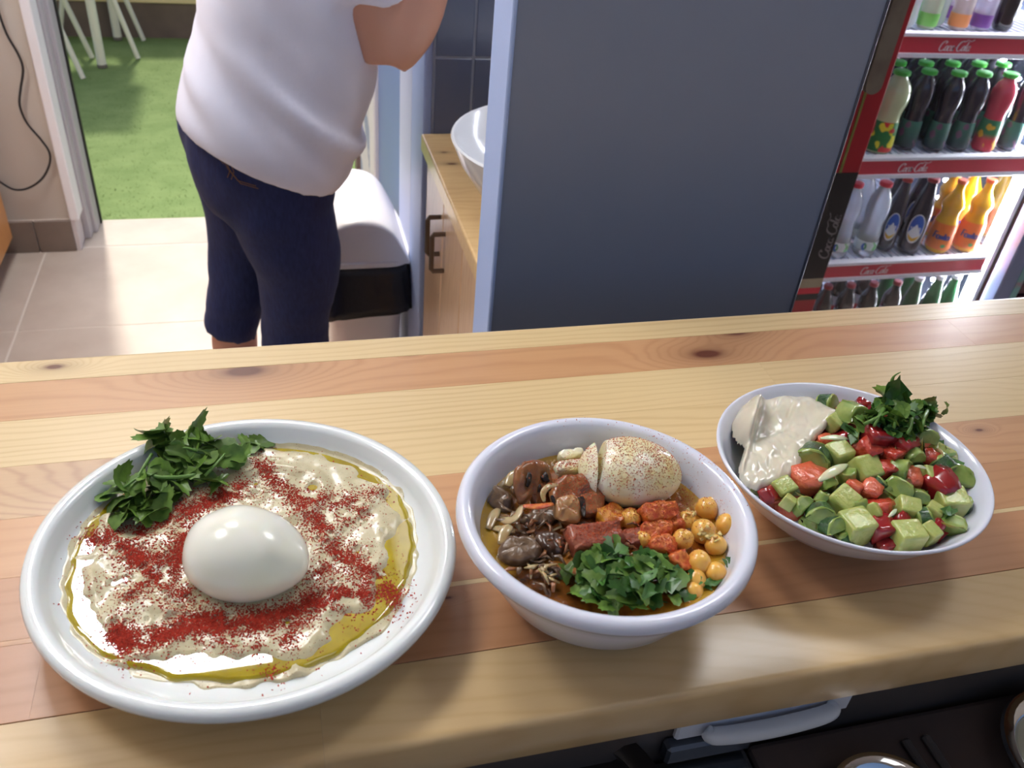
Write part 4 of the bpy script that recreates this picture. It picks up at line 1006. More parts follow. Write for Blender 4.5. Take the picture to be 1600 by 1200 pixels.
for pts, wd, dens in BANDS:
    cp_ = curve_pts([(x, y, 0) for x, y in pts], 30)
    ln = sum((cp_[i+1]-cp_[i]).length for i in range(len(cp_)-1))
    cnt = int(dens*ln*wd*.30)
    for q in range(cnt):
        c_ = cp_[r3.randrange(len(cp_))]; g_w = wd*(.55 if r3.random() < .7 else 1.15); x = c_.x + r3.gauss(0, g_w); y = c_.y + r3.gauss(0, g_w)
        p = at(*c1(x, y), z=ZC+.0205); lx_, ly_, _ = OVPI @ (p - PC)
        rr_ = math.hypot(lx_, ly_)
        if rr_ > .086 or math.hypot(p.x-EGGC[0], (p.y-EGGC[1])*1.2) < .0225: continue
        # clumped the way powder falls
        if noise.noise((lx_*170, ly_*170, 3)) + .7*noise.noise((lx_*60, ly_*60, 9)) < -.30 + r3.uniform(-.40, .30): continue
        z = max(hum(lx_, ly_), OILZ if rr_ > .055 else 0)
        flake(fl_mb, Vector((p.x, p.y, ZC + z + .00005)), r3.choice((.0003, .0004, .0005, .0006, .0008)))
MPAP = M('paprika_powder', srgb(182, 46, 14), .8, var=(700, srgb(150, 32, 10), .3, .7))
tag(fl_mb.build('paprika', MPAP, origin=PC, fix=False), 'red paprika flakes strewn in bands round the egg on the hummus', 'paprika', kind='stuff')
r3b = random.Random(5); pm_ = MB()

# ---- parsley leaves
def leaf_bm(seed, whole=True, size=1.0):
    q = random.Random(seed); pts = []
    N = 26
    for i in range(N):
        a = R_(-158 + 316*i/(N-1))
        r = .62 + .38*abs(math.cos(1.5*a))**.6 if whole else .75 + .2*q.random()
        r *= 1 + (.10 if i % 2 else -.06)*(1 if abs(a) < 2.2 else .3)
        pts.append(Vector((r*math.cos(a)*(1.3 if whole else 1.1), r*math.sin(a)*(.68 if whole else .8), 0)))
    if not whole:
        for _ in range(2):
            ang = q.uniform(0, 6.28); d = q.uniform(.15, .42); nx_, ny_ = math.cos(ang), math.sin(ang); out = []
            for i in range(len(pts)):
                a_, b_ = pts[i], pts[(i+1) % len(pts)]
                da, db = a_.x*nx_+a_.y*ny_-d, b_.x*nx_+b_.y*ny_-d
                if da <= 0: out.append(a_)
                if da*db < 0: out.append(a_ + (b_-a_)*(da/(da-db)))
            if len(out) >= 4: pts = out
    c_ = sum(pts, Vector())/len(pts); n = len(pts)
    c1_, c2_ = q.uniform(-.5, .7), q.uniform(.15, .8); tw = q.uniform(-.4, .4)
    def bend(p): return Vector((p.x, p.y, -c1_*p.x*p.x*.5 + c2_*abs(p.y)*.7 + tw*p.x*p.y - .25*p.y*p.y))
    mb = MB()
    vs_ = [bend(c_)] + [bend(c_ + (p-c_)*.5) for p in pts] + [bend(p) for p in pts]
    fs = [(0, 1+i, 1+(i+1) % n) for i in range(n)] + [(1+i, 1+n+i, 1+n+(i+1) % n, 1+(i+1) % n) for i in range(n)]
    top = len(vs_); th = Vector((0, 0, -.05))
    mb.add([v*size for v in vs_], fs)
    return mb
def leafmat(name, a, b):
    g = G(name); g.base(a); g.set(rough=.40, spec=.4, coat=.10, coatr=.2)
    oi = g.n('ShaderNodeObjectInfo')
    base = g.ramp(g.noise(g.coord('Object'), 1.7, 3), [(.3, a), (.7, b)])
    hs = g.n('ShaderNodeHueSaturation'); g.l(base, hs.inputs['Color']); g.l(g.math('MULTIPLY_ADD', oi.outputs['Random'], .75, .65), hs.inputs['Value']); g.l(hs.outputs[0], g.b.inputs['Base Color'])
    return g.m
MLEAF = leafmat('parsley_green', srgb(72, 104, 40), srgb(104, 136, 56))
MLEAF2 = leafmat('chopped_parsley_green', srgb(44, 84, 32), srgb(66, 110, 42))
MSTEM = M('parsley_stem', srgb(92, 130, 56), .4)
LW = [leaf_bm(i, True).mesh('leaf', MLEAF, smooth=True, fix=False) for i in range(7)]
LC = [leaf_bm(40+i, False).mesh('leaf_piece', MLEAF2, smooth=True, fix=False) for i in range(9)]
LWC = LW[:4]
def lay_leaf(me, p, s, parent, tilt=40, rng=r3, name='leaf'):
    e = Euler((R_(rng.uniform(-tilt, tilt)), R_(rng.uniform(-tilt, tilt)), rng.uniform(0, 6.28)))
    o = place(me, name, Vector(p) - parent_loc(parent), e, s, parent); return o
pg = thing('parsley_garnish', 'torn dark green parsley leaves and stems on the back left edge of the plate', 'parsley', (-.07, .37, ZC+.02))
def c6(x, y): return (140 + x*.1875, 640 + y*.1875)
anch = [(190, 690, .012), (230, 620, .016), (260, 780, .012), (290, 860, .011), (240, 920, .010), (360, 740, .014), (420, 650, .020), (400, 860, .012), (480, 770, .016), (530, 850, .013), (610, 800, .012), (560, 700, .016), (640, 620, .018), (500, 560, .022), (560, 470, .024), (610, 400, .026), (560, 290, .034), (540, 220, .037), (620, 230, .036), (700, 300, .031), (770, 250, .033), (850, 220, .036), (870, 330, .029), (980, 280, .030), (1040, 260, .030), (1080, 330, .026), (1130, 400, .020), (1230, 450, .014), (1240, 400, .016), (950, 400, .024), (850, 430, .024), (750, 400, .027), (680, 480, .022), (780, 540, .018), (960, 540, .014), (1000, 600, .012), (880, 500, .020), (720, 600, .016), (660, 700, .013), (580, 600, .02), (440, 800, .014), (820, 380, .03), (930, 330, .03), (1010, 450, .02), (620, 540, .022), (690, 370, .03)]
r4 = random.Random(21)
for q, (x, y, dz) in enumerate(anch):
    p = at(*c6(x, y), z=ZC + .019 + dz*.45)
    o = lay_leaf(LW[q % 7], p, r4.uniform(.0062, .0095), pg, 48, r4)
    if q % 2 == 0:
        p2_ = p + Vector((r4.uniform(-.006, .006), r4.uniform(-.006, .006), -.003)); lay_leaf(LW[(q*3+1) % 7], p2_, r4.uniform(.006, .009), pg, 60, r4)
for (x, y, dz, rx, ry, rz, s_) in ((245, 560, .022, 70, 10, 80, .0095), (620, 170, .034, 80, 15, 95, .009), (870, 170, .034, 75, -25, 70, .010), (520, 210, .036, 40, 20, 150, .009)):
    p = at(*c6(x, y), z=ZC+.019+dz*.5); o = place(LW[1], 'leaf', p - parent_loc(pg), (R_(rx), R_(ry), R_(rz)), s_, pg)
for pts, rr_ in (([(440, 530, .026), (600, 566, .024), (780, 560, .021), (895, 540, .020)], .0011), ([(280, 655, .018), (340, 610, .021), (420, 555, .024)], .0007), ([(960, 550, .020), (1040, 470, .024), (1130, 370, .027)], .0008), ([(400, 570, .022), (450, 480, .026), (520, 370, .03)], .0010), ([(690, 340, .034), (800, 320, .034), (900, 345, .031)], .0007)):
    MB().tube(curve_pts([at(*c6(x, y), z=ZC+.019+dz*.5) for x, y, dz in pts], 4), rr_, 6).build('stem', MSTEM, pg, smooth=True)
lp = [(1275, 330, .010), (1330, 300, .012), (1390, 272, .013), (1440, 262, .012)]
for q, (x, y, dz) in enumerate(lp): lay_leaf(LW[q], at(*c6(x, y), z=ZC+.018+dz*.3), .0065, pg, 25, r4)
#%%MARK4
# ------------------------------------------------------------------ stew bowl
BZ = ZC + .040
def c2(x, y): return (700 + x*.35, 620 + y*.35)
def c5(x, y): return (900 + x*.1834, 680 + y*.1834)
def c4(x, y): return (740 + x*.15, 680 + y*.15)
bv = [BC + Vector((0, 0, .041))]; bf = []; NB, NBR = 120, 34
for i in range(1, NBR+1):
    for q in range(NB):
        a = 2*math.pi*q/NB; r = .0597*i/NBR; x, y = r*math.cos(a), r*math.sin(a)
        z = .0405 + .0016*noise.noise((x*90, y*90, 2)) + .0010*noise.noise((x*260, y*260, 3)) - .0016
        if r > .050: z = min(z, .0412); z += (.0402 - z)*min(1, (r-.050)/.006)
        bv.append(BC + Vector((x, y, z)))
for q in range(NB): bf.append((0, 1+q, 1+(q+1) % NB))
for i in range(NBR-1):
    o = 1+i*NB
    for q in range(NB): bf.append((o+q, o+NB+q, o+NB+(q+1) % NB, o+(q+1) % NB))
gs = G('stew_sauce')
xy = gs.xyz(gs.coord())
nz = gs.noise(gs.coord(), 70, 4); nz2 = gs.noise(gs.coord(), 300, 3)
cc = gs.ramp(nz, [(.30, srgb(58, 34, 18)), (.45, srgb(120, 66, 22)), (.60, srgb(168, 104, 30)), (.75, srgb(176, 132, 60))])
cc = gs.mix(gs.math('MULTIPLY_ADD', xy[0], 11, .42, True), gs.mix(.45, cc, srgb(74, 46, 24)), gs.mix(.35, cc, srgb(186, 104, 34)))
rd_ = gs.math('SQRT', gs.math('ADD', gs.math('MULTIPLY', xy[0], xy[0]), gs.math('MULTIPLY', xy[1], xy[1])))
rd_ = gs.math('ADD', rd_, gs.math('MULTIPLY_ADD', nz, .016, -.008))
cc = gs.mix(gs.ramp(gs.math('MULTIPLY', rd_, 16.0), [(.80, (0, 0, 0)), (.93, (1, 1, 1))]), cc, srgb(172, 134, 40))
gs.base(cc); gs.set(rough=.10, coat=1.0, coatr=.03); gs.bump(nz2, .25, .0015)
tag(oval(MB().add(bv, bf).build('stew_sauce', gs.m, origin=BC, smooth=True), *OVB), 'brown and amber oily stew sauce filling the deep white bowl', 'sauce', kind='stuff')
gm = G('mushroom_brown'); gm.base(gm.ramp(gm.noise(gm.coord(), 90, 4), [(.3, srgb(92, 54, 28)), (.55, srgb(146, 92, 52)), (.8, srgb(170, 112, 64))])); gm.set(rough=.28, coat=.4, coatr=.15, sss=.08, sssr=.003); gm.bump(gm.noise(gm.coord(), 600, 3), .25, .0008)
MMUSH = gm.m
MGILL = M('dark_gills', srgb(38, 28, 22), .45, bump=(700, .3, .0006))
MSTALK = M('mushroom_stalk', srgb(166, 124, 78), .35, var=(90, srgb(140, 92, 50), .35, .7), coat=.3, sss=.06, sssr=.003)
MGREY = M('grey_brown_mushroom', srgb(120, 94, 68), .32, var=(140, srgb(80, 54, 34), .36, .66), coat=.4, bump=(500, .4, .001))
MONI = M('cooked_onion', srgb(190, 170, 128), .2, var=(80, srgb(160, 132, 84), .35, .7), coat=.5, sss=.2, sssr=.004)
MMEAT = M('red_brown_meat', srgb(158, 86, 58), .5, var=(330, srgb(128, 52, 32), .35, .65), coat=.3, bump=(700, .4, .001))
MORC = M('orange_dusted', srgb(212, 124, 50), .5, var=(330, srgb(184, 66, 24), .36, .62), coat=.25, bump=(800, .35, .0008))
MYEL = M('golden_chickpea', srgb(232, 184, 88), .28, var=(90, srgb(218, 154, 62), .35, .7), coat=.35, coatr=.15, sss=.2, sssr=.004, bump=(260, .15, .0006))
MPOT = M('golden_potato', srgb(198, 134, 40), .35, var=(120, srgb(186, 88, 24), .4, .7), coat=.3, sss=.1, sssr=.003, bump=(420, .3, .001))
def lump(poly, thick, fn, mat, name, label, cat, group=None, bev=.3, seed=0, n=5, parent=None):
    """outline in the local plane swollen into a rounded body"""
    P = [Vector((x, y, 0)) for x, y in poly]; P = curve_pts(P + [P[0]], n)[:-1]; N = len(P); c_ = sum(P, Vector())/N
    mb = MB(); rings = []
    prof = [(.02, -1), (.55, -1), (1-bev*.35, -.88), (1, -.45), (1.02, 0), (1, .45), (1-bev*.35, .88), (.75, 1), (.58, 1.02), (.4, 1.04), (.2, 1.05), (.02, 1.05)]
    for k_, w in prof: rings.append([fn(c_.x + (p.x-c_.x)*k_, c_.y + (p.y-c_.y)*k_, w*thick/2) for p in P])
    mb.loft(rings)
    for v in mb.v: v += Vector((noise.noise(v*190+Vector((seed, 0, 0))), noise.noise(v*190+Vector((0, seed, 5))), noise.noise(v*190+Vector((0, 9, seed)))))*.0014 + Vector((noise.noise(v*520+Vector((seed, 3, 0))), noise.noise(v*520+Vector((0, seed, 1))), noise.noise(v*520+Vector((4, 0, seed)))))*.0006
    org = sum(mb.v, Vector())/len(mb.v)
    o = mb.build(name, mat, parent, origin=None if parent else org, smooth=60)
    if label: tag(o, label, cat, group)
    return o
def frame(p, rot, s=1.0):
    Rm = Euler([R_(a) for a in rot]).to_matrix(); p = Vector(p)
    return lambda u, v, w: p + Rm @ Vector((u*s, v*s, w))
def pz(x, y, dz, f=c2): return at(*f(x, y), z=BZ+dz)
MU = .0000  # sizes below are millimetres
cap = [(-9, 0), (-8.5, 6), (-4, 10), (2, 10.5), (7.5, 7.5), (9, 1), (8, -4), (6, -3), (3.5, 0), (2.6, -9), (-2.6, -9.5), (-3.5, 0), (-6.5, -4), (-8.5, -4)]
m1 = thing('mushroom_slice', 'tall browned mushroom slice with dark gill spots at the back left of the stew', 'mushroom', pz(385, 400, .004), 'mushroom pieces in the stew')
f_ = frame(pz(385, 405, .006), (50, 8, 25), .00132)
lump(cap, .0055, f_, MMUSH, 'cap', None, None, parent=m1, seed=1)
f2 = frame(pz(385, 405, .006), (50, 8, 25), .00132)
for poly in ([(-6, 2), (-5, 6), (-2.5, 7), (-2.4, 4.5), (-4.5, 1.5)], [(3, 4), (5.2, 5), (6.4, 2), (5.6, .6), (4, 1.5)], [(-1.2, -2), (.2, 1.5), (1.4, 0), (1.2, -3)]):
    lump([(u*.95, v*.95) for u, v in poly], .0012, lambda u, v, w: f2(u, v, w+.0031), MGILL, 'gill', None, None, parent=m1)
m2 = thing('mushroom_slice', 'broad browned mushroom slice with a round cut stalk in the middle left of the stew', 'mushroom', pz(560, 470, .004), 'mushroom pieces in the stew')
f_ = frame(pz(575, 455, .005), (28, -6, -8), .00132)
lump([(-10, -1), (-9, 6), (-3, 9.5), (4, 9), (9, 5), (10, -2), (7, -7), (1, -8), (-5, -6.5)], .0055, f_, MMUSH, 'cap', None, None, parent=m2, seed=2)
fs_ = frame(pz(530, 495, .008), (24, -4, -6), .00128)
lump([(-5.2, 2), (-2, 4.4), (3.2, 4), (5.4, 1), (5, -4), (2, -6.4), (-3, -6.2), (-5.2, -3)], .006, fs_, MSTALK, 'stalk', None, None, parent=m2, seed=3)
for poly in ([(4.4, 3), (6.6, 2.6), (7, -2), (5.6, -5), (4.6, -3)], [(-6.2, 4), (-5, 5), (-4.5, 2.5), (-5.6, 1)]):
    lump(poly, .002, lambda u, v, w: fs_(u, v, w+.0024), MGILL, 'gill', None, None, parent=m2)
for (x, y, dz, sz, rot, lb_) in ((320, 690, .002, (10.5, 7.5), (20, -12, -10), 'grey-brown mushroom chunk at the front left of the stew'), (455, 665, .000, (8, 7), (15, 10, 30), 'dark brown mushroom chunk between the front left piece and the meat'),
                               (235, 465, .000, (6.2, 7.5), (30, -20, 10), 'pale grey mushroom piece against the left wall of the bowl'), (420, 540, -.002, (10, 6), (10, 0, 10), 'brown mushroom piece under the tall slice'), (585, 610, -.003, (7, 5), (5, 5, 0), 'dark mushroom piece behind the meat block'), (455, 800, -.004, (6, 3.2), (8, 4, -20), 'small dark lump at the front rim of the stew')):
    a_, b_ = sz; q = random.Random(int(x)); poly = [(a_*math.cos(t)*q.uniform(.85, 1.1), b_*math.sin(t)*q.uniform(.85, 1.1)) for t in [2*math.pi*i/9 for i in range(9)]]
    lump(poly, .0085, frame(pz(x, y, dz), rot, .001), M('stewed_mushroom', srgb(84, 58, 42), .28, var=(110, srgb(54, 34, 24), .35, .7), coat=.5, bump=(400, .25, .0008)) if x in (455, 585) else MGREY, 'mushroom_chunk', lb_, 'mushroom', 'mushroom pieces in the stew', seed=x)
def petal(pts, w, lb_, th=.0011, mat=None):
    cp_ = curve_pts(pts, 5); n = len(cp_); mb = MB()
    mb.tube(cp_, [w*(.25+.75*math.sin(math.pi*(i+.6)/(n+.2))**.6) for i in range(n)], 10, flat=.28)
    o = mb.build('onion_strip', mat or MONI, origin=cp_[n//2], smooth=True); return tag(o, lb_, 'onion', 'onion strips in the stew')
petal([pz(235, 545, .003), pz(275, 552, .005), pz(305, 535, .007), pz(325, 490, .008)], .0036, 'pale onion petal leaning on the tall mushroom slice')
petal([pz(265, 400, .004), pz(285, 360, .006), pz(320, 330, .008)], .003, 'translucent onion strip behind the tall mushroom slice')
petal([pz(180, 590, .001), pz(205, 530, .0015), pz(225, 500, .001)], .0026, 'onion strip at the left wall of the bowl')
petal([pz(235, 660, .004), pz(255, 600, .006), pz(280, 575, .006)], .0028, 'onion strip on the front left mushroom chunk')
petal([pz(200, 585, .000), pz(250, 590, .002), pz(300, 600, .002)], .0026, 'onion strip lying in the oil at left')
petal([pz(430, 470, .0105), pz(425, 430, .0125), pz(450, 400, .0135), pz(490, 392, .0125)], .0016, 'thin curled onion strip hooked between the two mushroom slices')
petal([pz(335, 487, .011), pz(400, 490, .0115), pz(470, 478, .011)], .002, 'orange-brown strip across the tall mushroom slice', mat=MORC)
mt = lump([(-14, 5), (-12, 6.5), (11, 6), (13.5, 3), (12, -5), (-10, -7), (-12.5, -5)], .013, frame(pz(655, 640, .003), (14, -4, -4), .001), MMEAT, 'meat_block', 'thick red-brown block of meat behind the parsley in the stew', 'meat', bev=.18, seed=4)
for (x, y, dz, sx, sy, rot, mat, lb_) in ((940, 515, .006, 10.5, 5.2, (22, 4, 4), MORC, 'orange-red dusted block against the halved egg'), (730, 540, .001, 8, 6.5, (8, 0, 0), MPOT, 'golden potato lump between mushroom and chickpeas'), (925, 600, .002, 8.5, 5.5, (10, -8, 10), MORC, 'orange dusted lump in the middle of the stew'),
                                  (955, 665, .003, 7, 4.6, (18, 6, -12), MORC, 'red dusted wedge just behind the parsley'), (1030, 740, .003, 4.6, 5.6, (25, 10, 20), MORC, 'red topped chunk between parsley and chickpeas'), (830, 640, -.001, 8, 5, (0, 0, 0), MMEAT, 'small meat piece beside the meat block'),
                                  (1000, 560, .001, 7, 5.5, (5, 8, 0), MORC, 'orange lump next to the chickpeas')):
    q = random.Random(int(x+y)); poly = [(sx*math.copysign(abs(math.cos(t))**.7, math.cos(t))*q.uniform(.88, 1.08), sy*math.copysign(abs(math.sin(t))**.7, math.sin(t))*q.uniform(.88, 1.08)) for t in [2*math.pi*i/10 for i in range(10)]]
    lump(poly, .0085, frame(pz(x, y, dz), rot, .001), mat, 'stew_chunk', lb_, 'stew piece', 'orange and red chunks in the stew', bev=.25, seed=int(x))
# shreds of onion and mushroom in the oil
shr_ = MB(); r8 = random.Random(4)
for q in range(95):
    x, y = r8.choice(((r8.gauss(330, 95), r8.gauss(590, 120)), (r8.gauss(420, 110), r8.gauss(640, 90)), (r8.gauss(560, 60), r8.gauss(585, 40)), (r8.gauss(420, 60), r8.gauss(780, 40)), (r8.gauss(960, 120), r8.gauss(620, 70))))
    p_ = pz(x, y, r8.uniform(-.0005, .0035))
    if math.hypot(p_.x-BC.x, p_.y-BC.y) > .056: continue
    a = r8.uniform(0, 6.28); L_ = r8.uniform(.002, .0055); d = Vector((math.cos(a), math.sin(a), 0))*L_; w_ = Vector((-d.y, d.x, 0))*r8.uniform(-.6, .6)
    shr_.tube([p_-d, p_+w_+Vector((0, 0, .0012)), p_+d], [r8.uniform(.0004, .0009), r8.uniform(.0008, .0016), .0004], 7, flat=.5, mi=r8.choice((0, 0, 1, 1, 2)))
tag(shr_.build('shredded_bits', [MMUSH, MGREY, MONI], origin=BC, smooth=True), 'brown shreds of onion and mushroom floating in the oil of the stew', 'shreds', kind='stuff')
# the halved egg and its slices
def egg_cut(name, c_, L, W, H_, rz, lo, hi, label, seed=0, tiltv=(0, 0)):
    bm = bmesh.new(); mb = egg_mesh(L, W, H_, 40, 26, .0004, seed); me_ = mb.mesh('t', MEGG); bm.from_mesh(me_); bpy.data.meshes.remove(me_)
    for co, no in ((Vector((lo, 0, 0)), Vector((-1, .12, .18))), (Vector((hi, 0, 0)), Vector((1, 0, 0)))):
        r_ = bmesh.ops.bisect_plane(bm, geom=bm.verts[:]+bm.edges[:]+bm.faces[:], plane_co=co, plane_no=no, clear_outer=True)
        ed = [e for e in r_['geom_cut'] if isinstance(e, bmesh.types.BMEdge)]
        if ed: bmesh.ops.holes_fill(bm, edges=ed)
    Mx = Matrix.Translation(Vector(c_)) @ Euler((R_(tiltv[0]), R_(tiltv[1]), R_(rz))).to_matrix().to_4x4()
    bmesh.ops.transform(bm, matrix=Mx, verts=bm.verts[:])
    return tag(MB().bm(bm, 0).build(name, MEGGB, origin=c_, smooth=35), label, 'egg', 'egg pieces in the stew')
geb = G('egg_white_dusted'); geb.base(geb.ramp(geb.noise(geb.coord(), 60, 3), [(.32, srgb(232, 228, 212)), (.62, srgb(226, 212, 150))])); geb.set(rough=.3, sss=.25, sssr=.005, coat=.2); MEGGB = geb.m
ec = at(990, 738, z=BZ+.010)
egg_cut('egg_half', ec, .0250, .0205, .0165, -14, -.0185, .1, 'large paprika-dusted piece of boiled egg at the back of the stew', 1)
egg_cut('egg_slice', ec + Vector((-.0035, .0014, -.0006)), .0250, .0205, .0165, -14, -.1, -.0195 + .0025, 'narrow end slice of boiled egg just left of the large egg piece', 2)
e3 = pz(545, 262, .004); e4 = pz(540, 315, .005)
for p_, sz, lb_ in ((e3, (7.4, 3.2), 'small white egg strip at the back rim, left of the egg slice'), (e4, (8, 3.6), 'small white egg strip dusted red in front of the other strip')):
    o = lump([(sz[0]*math.copysign(abs(math.cos(t))**.6, math.cos(t)), sz[1]*math.copysign(abs(math.sin(t))**.6, math.sin(t))) for t in [2*math.pi*i/12 for i in range(12)]], .006, frame(p_, (18, 0, 4), .001), MEGGB, 'egg_strip', lb_, 'egg', 'egg pieces in the stew', bev=.3, seed=7)
# chickpeas
CPL = [(1245, 570, .004, 6.0, 'smooth golden chickpea resting against the right wall of the stew bowl'), (1155, 500, .003, 6.2, 'chickpea under paprika at the back right of the stew'), (1140, 600, .004, 6.4, 'burst chickpea with a ragged skin near the right wall'), (1195, 662, .002, 5.8, 'chickpea half sunk below the burst one'), (1050, 635, .005, 5.4, 'chickpea dusted with paprika, standing alone in the middle right'),
       (1120, 742, .003, 6.2, 'chickpea with an oily shine at the front right'), (1195, 785, .002, 5.4, 'small chickpea next to the shiny one at the front right'), (1108, 815, .001, 5.0, 'chickpea half hidden by parsley at the front right'), (1098, 868, -.001, 4.8, 'chickpea sunk at the front rim beside the parsley'), (815, 545, .002, 5.6, 'yellow chickpea behind the orange block'), (1190, 478, .002, 5.2, 'chickpea at the back behind the paprika-dusted one'), (1065, 555, .001, 5.6, 'chickpea between the orange lump and the burst one'), (875, 640, 0, 5.2, 'chickpea next to the red dusted wedge')]
for q, (x, y, dz, r, lb_) in enumerate(CPL):
    mb = MB(); rings = []
    for i in range(1, 14):
        t = math.pi*i/14; rings.append([Vector((r*.001*math.sin(t)*math.cos(a), r*.00096*math.sin(t)*math.sin(a), -r*.00094*math.cos(t))) for a in [2*math.pi*k_/20 for k_ in range(20)]])
    mb.loft(rings)
    for v in mb.v:
        v += v.normalized()*(.0005*noise.noise(v*200+Vector((q, 0, 0))))
        a = math.atan2(v.y, v.x); v -= v.normalized()*.00035*math.exp(-(a/.2)**2)*(1 if v.z < r*.0006 else 0)     # seam
    p_ = pz(x, y, dz)
    o = mb.build('chickpea', MYEL, origin=(0, 0, 0), smooth=True); o.location = p_; o.rotation_euler = (rnd.uniform(-1, 1), rnd.uniform(-1, 1), rnd.uniform(0, 6))
    tag(o, lb_, 'chickpea', 'chickpeas in the stew')
    if 'burst' in lb_:
        sk = MB(); fr_ = random.Random(2)
        for k_ in range(7):
            d = Vector((fr_.uniform(-.3, .7), fr_.uniform(-.9, .2), fr_.uniform(.3, 1))).normalized()*r*.00094
            sk.tube([d*.98, d*1.08 + Vector((fr_.uniform(-1, 1), fr_.uniform(-1, 1), fr_.uniform(-.3, .5)))*.0012, d*1.0 + Vector((fr_.uniform(-1, 1), fr_.uniform(-1, 1), -.2))*.0025], [.0008, .0013, .0007], 6, flat=.4)
        sko = sk.build('torn_skin', M('chickpea_skin', srgb(224, 196, 130), .35, sss=.3, sssr=.003), o, origin=(0, 0, 0), smooth=True)
# chopped parsley in the stew
pb = thing('chopped_parsley', 'heap of chopped green parsley at the front of the stew bowl', 'parsley', (.15, .25, BZ+.004))
POLY = [(190, 430), (340, 350), (480, 225), (600, 235), (740, 285), (900, 290), (1000, 330), (1080, 430), (1040, 500), (1040, 620), (960, 660), (700, 700), (540, 680), (380, 650), (235, 540)]
def inside(x, y, P):
    c_ = False; n = len(P)
    for i in range(n):
        (x0, y0), (x1, y1) = P[i], P[(i+1) % n]
        if (y0 > y) != (y1 > y) and x < (x1-x0)*(y-y0)/(y1-y0)+x0: c_ = not c_
    return c_
r5 = random.Random(17); nn = 0
while nn < 120:
    x, y = r5.uniform(190, 1080), r5.uniform(220, 705)
    if not inside(x, y, POLY): continue
    dcen = math.hypot((x-640)/430, (y-460)/250)
    p_ = at(840+x*.2125, 800+y*.2125, z=BZ + .0015 + .0115*max(0, 1-dcen*dcen)*(.45+.55*(nn/120)))
    d_ = Vector((p_.x-BC.x, p_.y-BC.y)); 
    if d_.length > .0585: continue
    lay_leaf((LC + LWC)[nn % 13], p_, r5.uniform(.0048, .0078), pb, 42, r5); nn += 1
for (x, y, dz, s_) in ((1440, 350, .004, .0062), (1470, 345, .007, .0046), (1390, 400, .003, .0055), (1340, 450, .002, .0055), (1280, 500, .002, .0055), (1220, 540, .001, .005), (1165, 470, .004, .005), (1150, 540, .001, .006), (1100, 590, .001, .006), (1000, 560, .006, .0075), (400, 390, .009, .0078), (600, 260, .009, .0072), (520, 235, .008, .006)):
    p_ = at(840+x*.2125, 800+y*.2125, z=BZ+dz); lay_leaf(LC[nn % 9], p_, s_, pb, 30, r5); nn += 1
tag(place(LC[3], 'herb_speck', at(1163, 846, z=ZC+.051) , (R_(50), R_(30), .4), (.0006, .0034, .001)), 'single dark herb speck stuck inside the right wall of the stew bowl', 'herb')
bpy.data.objects['herb_speck'].data = LC[3].copy(); bpy.data.objects['herb_speck'].data.materials[0] = MLEAF

# ------------------------------------------------------------------ chopped salad
def c3_(x, y): return (1100 + x*.3125, 560 + y*.3125)
PKX, PKY = .330, .326
def heap(x, y):
    dx, dy = x-SC_.x, y-SC_.y; d = math.hypot(dx, dy)/SR
    if d > .97: return .0
    b_ = .0335 + .0065*(1-d*d)
    w = math.exp(-(((x-PKX)/.036)**2 + ((y-PKY)/.030)**2))
    edge = max(0, min(1, (.97-d)/.25))
    return b_ + .0215*w*edge
def hit(px, py, up=0.0):
    d = ray(px, py).normalized(); t = .3
    while t < .9:
        p_ = Vector((0, 0, CAM_H)) + d*t
        if p_.z < ZC + heap(p_.x, p_.y) + up and p_.z < ZC+.09: return p_
        t += .0006
    return at(px, py, z=ZC+.03)
def settle(p_, lim=.80, lift=.004):
    d_ = Vector((p_.x-SC_.x, p_.y-SC_.y, 0)); l_ = d_.length
    if l_ > lim*SR: p_ = p_ - d_*(1-lim*SR/l_)
    zmin = ZC + (.0035 if l_ < .028 else .0035 + (min(l_, lim*SR)-.028)*.78) + lift
    return Vector((p_.x, p_.y, max(p_.z, zmin)))
gc = G('cucumber_flesh'); gc.base(gc.ramp(gc.noise(gc.coord(), 1.1, 3), [(.32, srgb(158, 172, 88)), (.7, srgb(194, 198, 126))])); gc.set(rough=.22, sss=.30, sssr=.004, coat=.4, coatr=.1); gc.bump(gc.noise(gc.coord('Object', (1, 1, 4)), 6, 2), .12, .05); MCUC = gc.m
MCUC2 = M('cucumber_green_flesh', srgb(118, 144, 66), .22, var=(1.2, srgb(158, 174, 96), .35, .7), sss=.3, sssr=.004, coat=.4)
MSKN = M('cucumber_skin', srgb(36, 74, 34), .22, var=(3, srgb(62, 104, 48), .4, .7), coat=.5, coatr=.1, bump=(12, .4, .08))
gt = G('tomato_flesh'); gt.base(gt.ramp(gt.noise(gt.coord(), 1.3, 3), [(.3, srgb(180, 46, 36)), (.72, srgb(200, 84, 58))])); gt.set(rough=.16, sss=.25, sssr=.004, coat=.6, coatr=.06); gt.bump(gt.noise(gt.coord(), 3, 2), .2, .08); MTOM = gt.m
MTOM2 = M('tomato_dark', srgb(158, 36, 38), .14, var=(1.3, srgb(130, 26, 32), .35, .7), sss=.2, sssr=.004, coat=.6, coatr=.05)
MTOM3 = M('tomato_salmon', srgb(222, 118, 84), .18, var=(1.4, srgb(206, 82, 58), .35, .7), sss=.35, sssr=.004, coat=.6, coatr=.06, bump=(3, .2, .08))
MONW = M('raw_onion', srgb(226, 222, 190), .16, var=(1.2, srgb(208, 206, 158), .35, .7), sss=.45, sssr=.005, coat=.5)
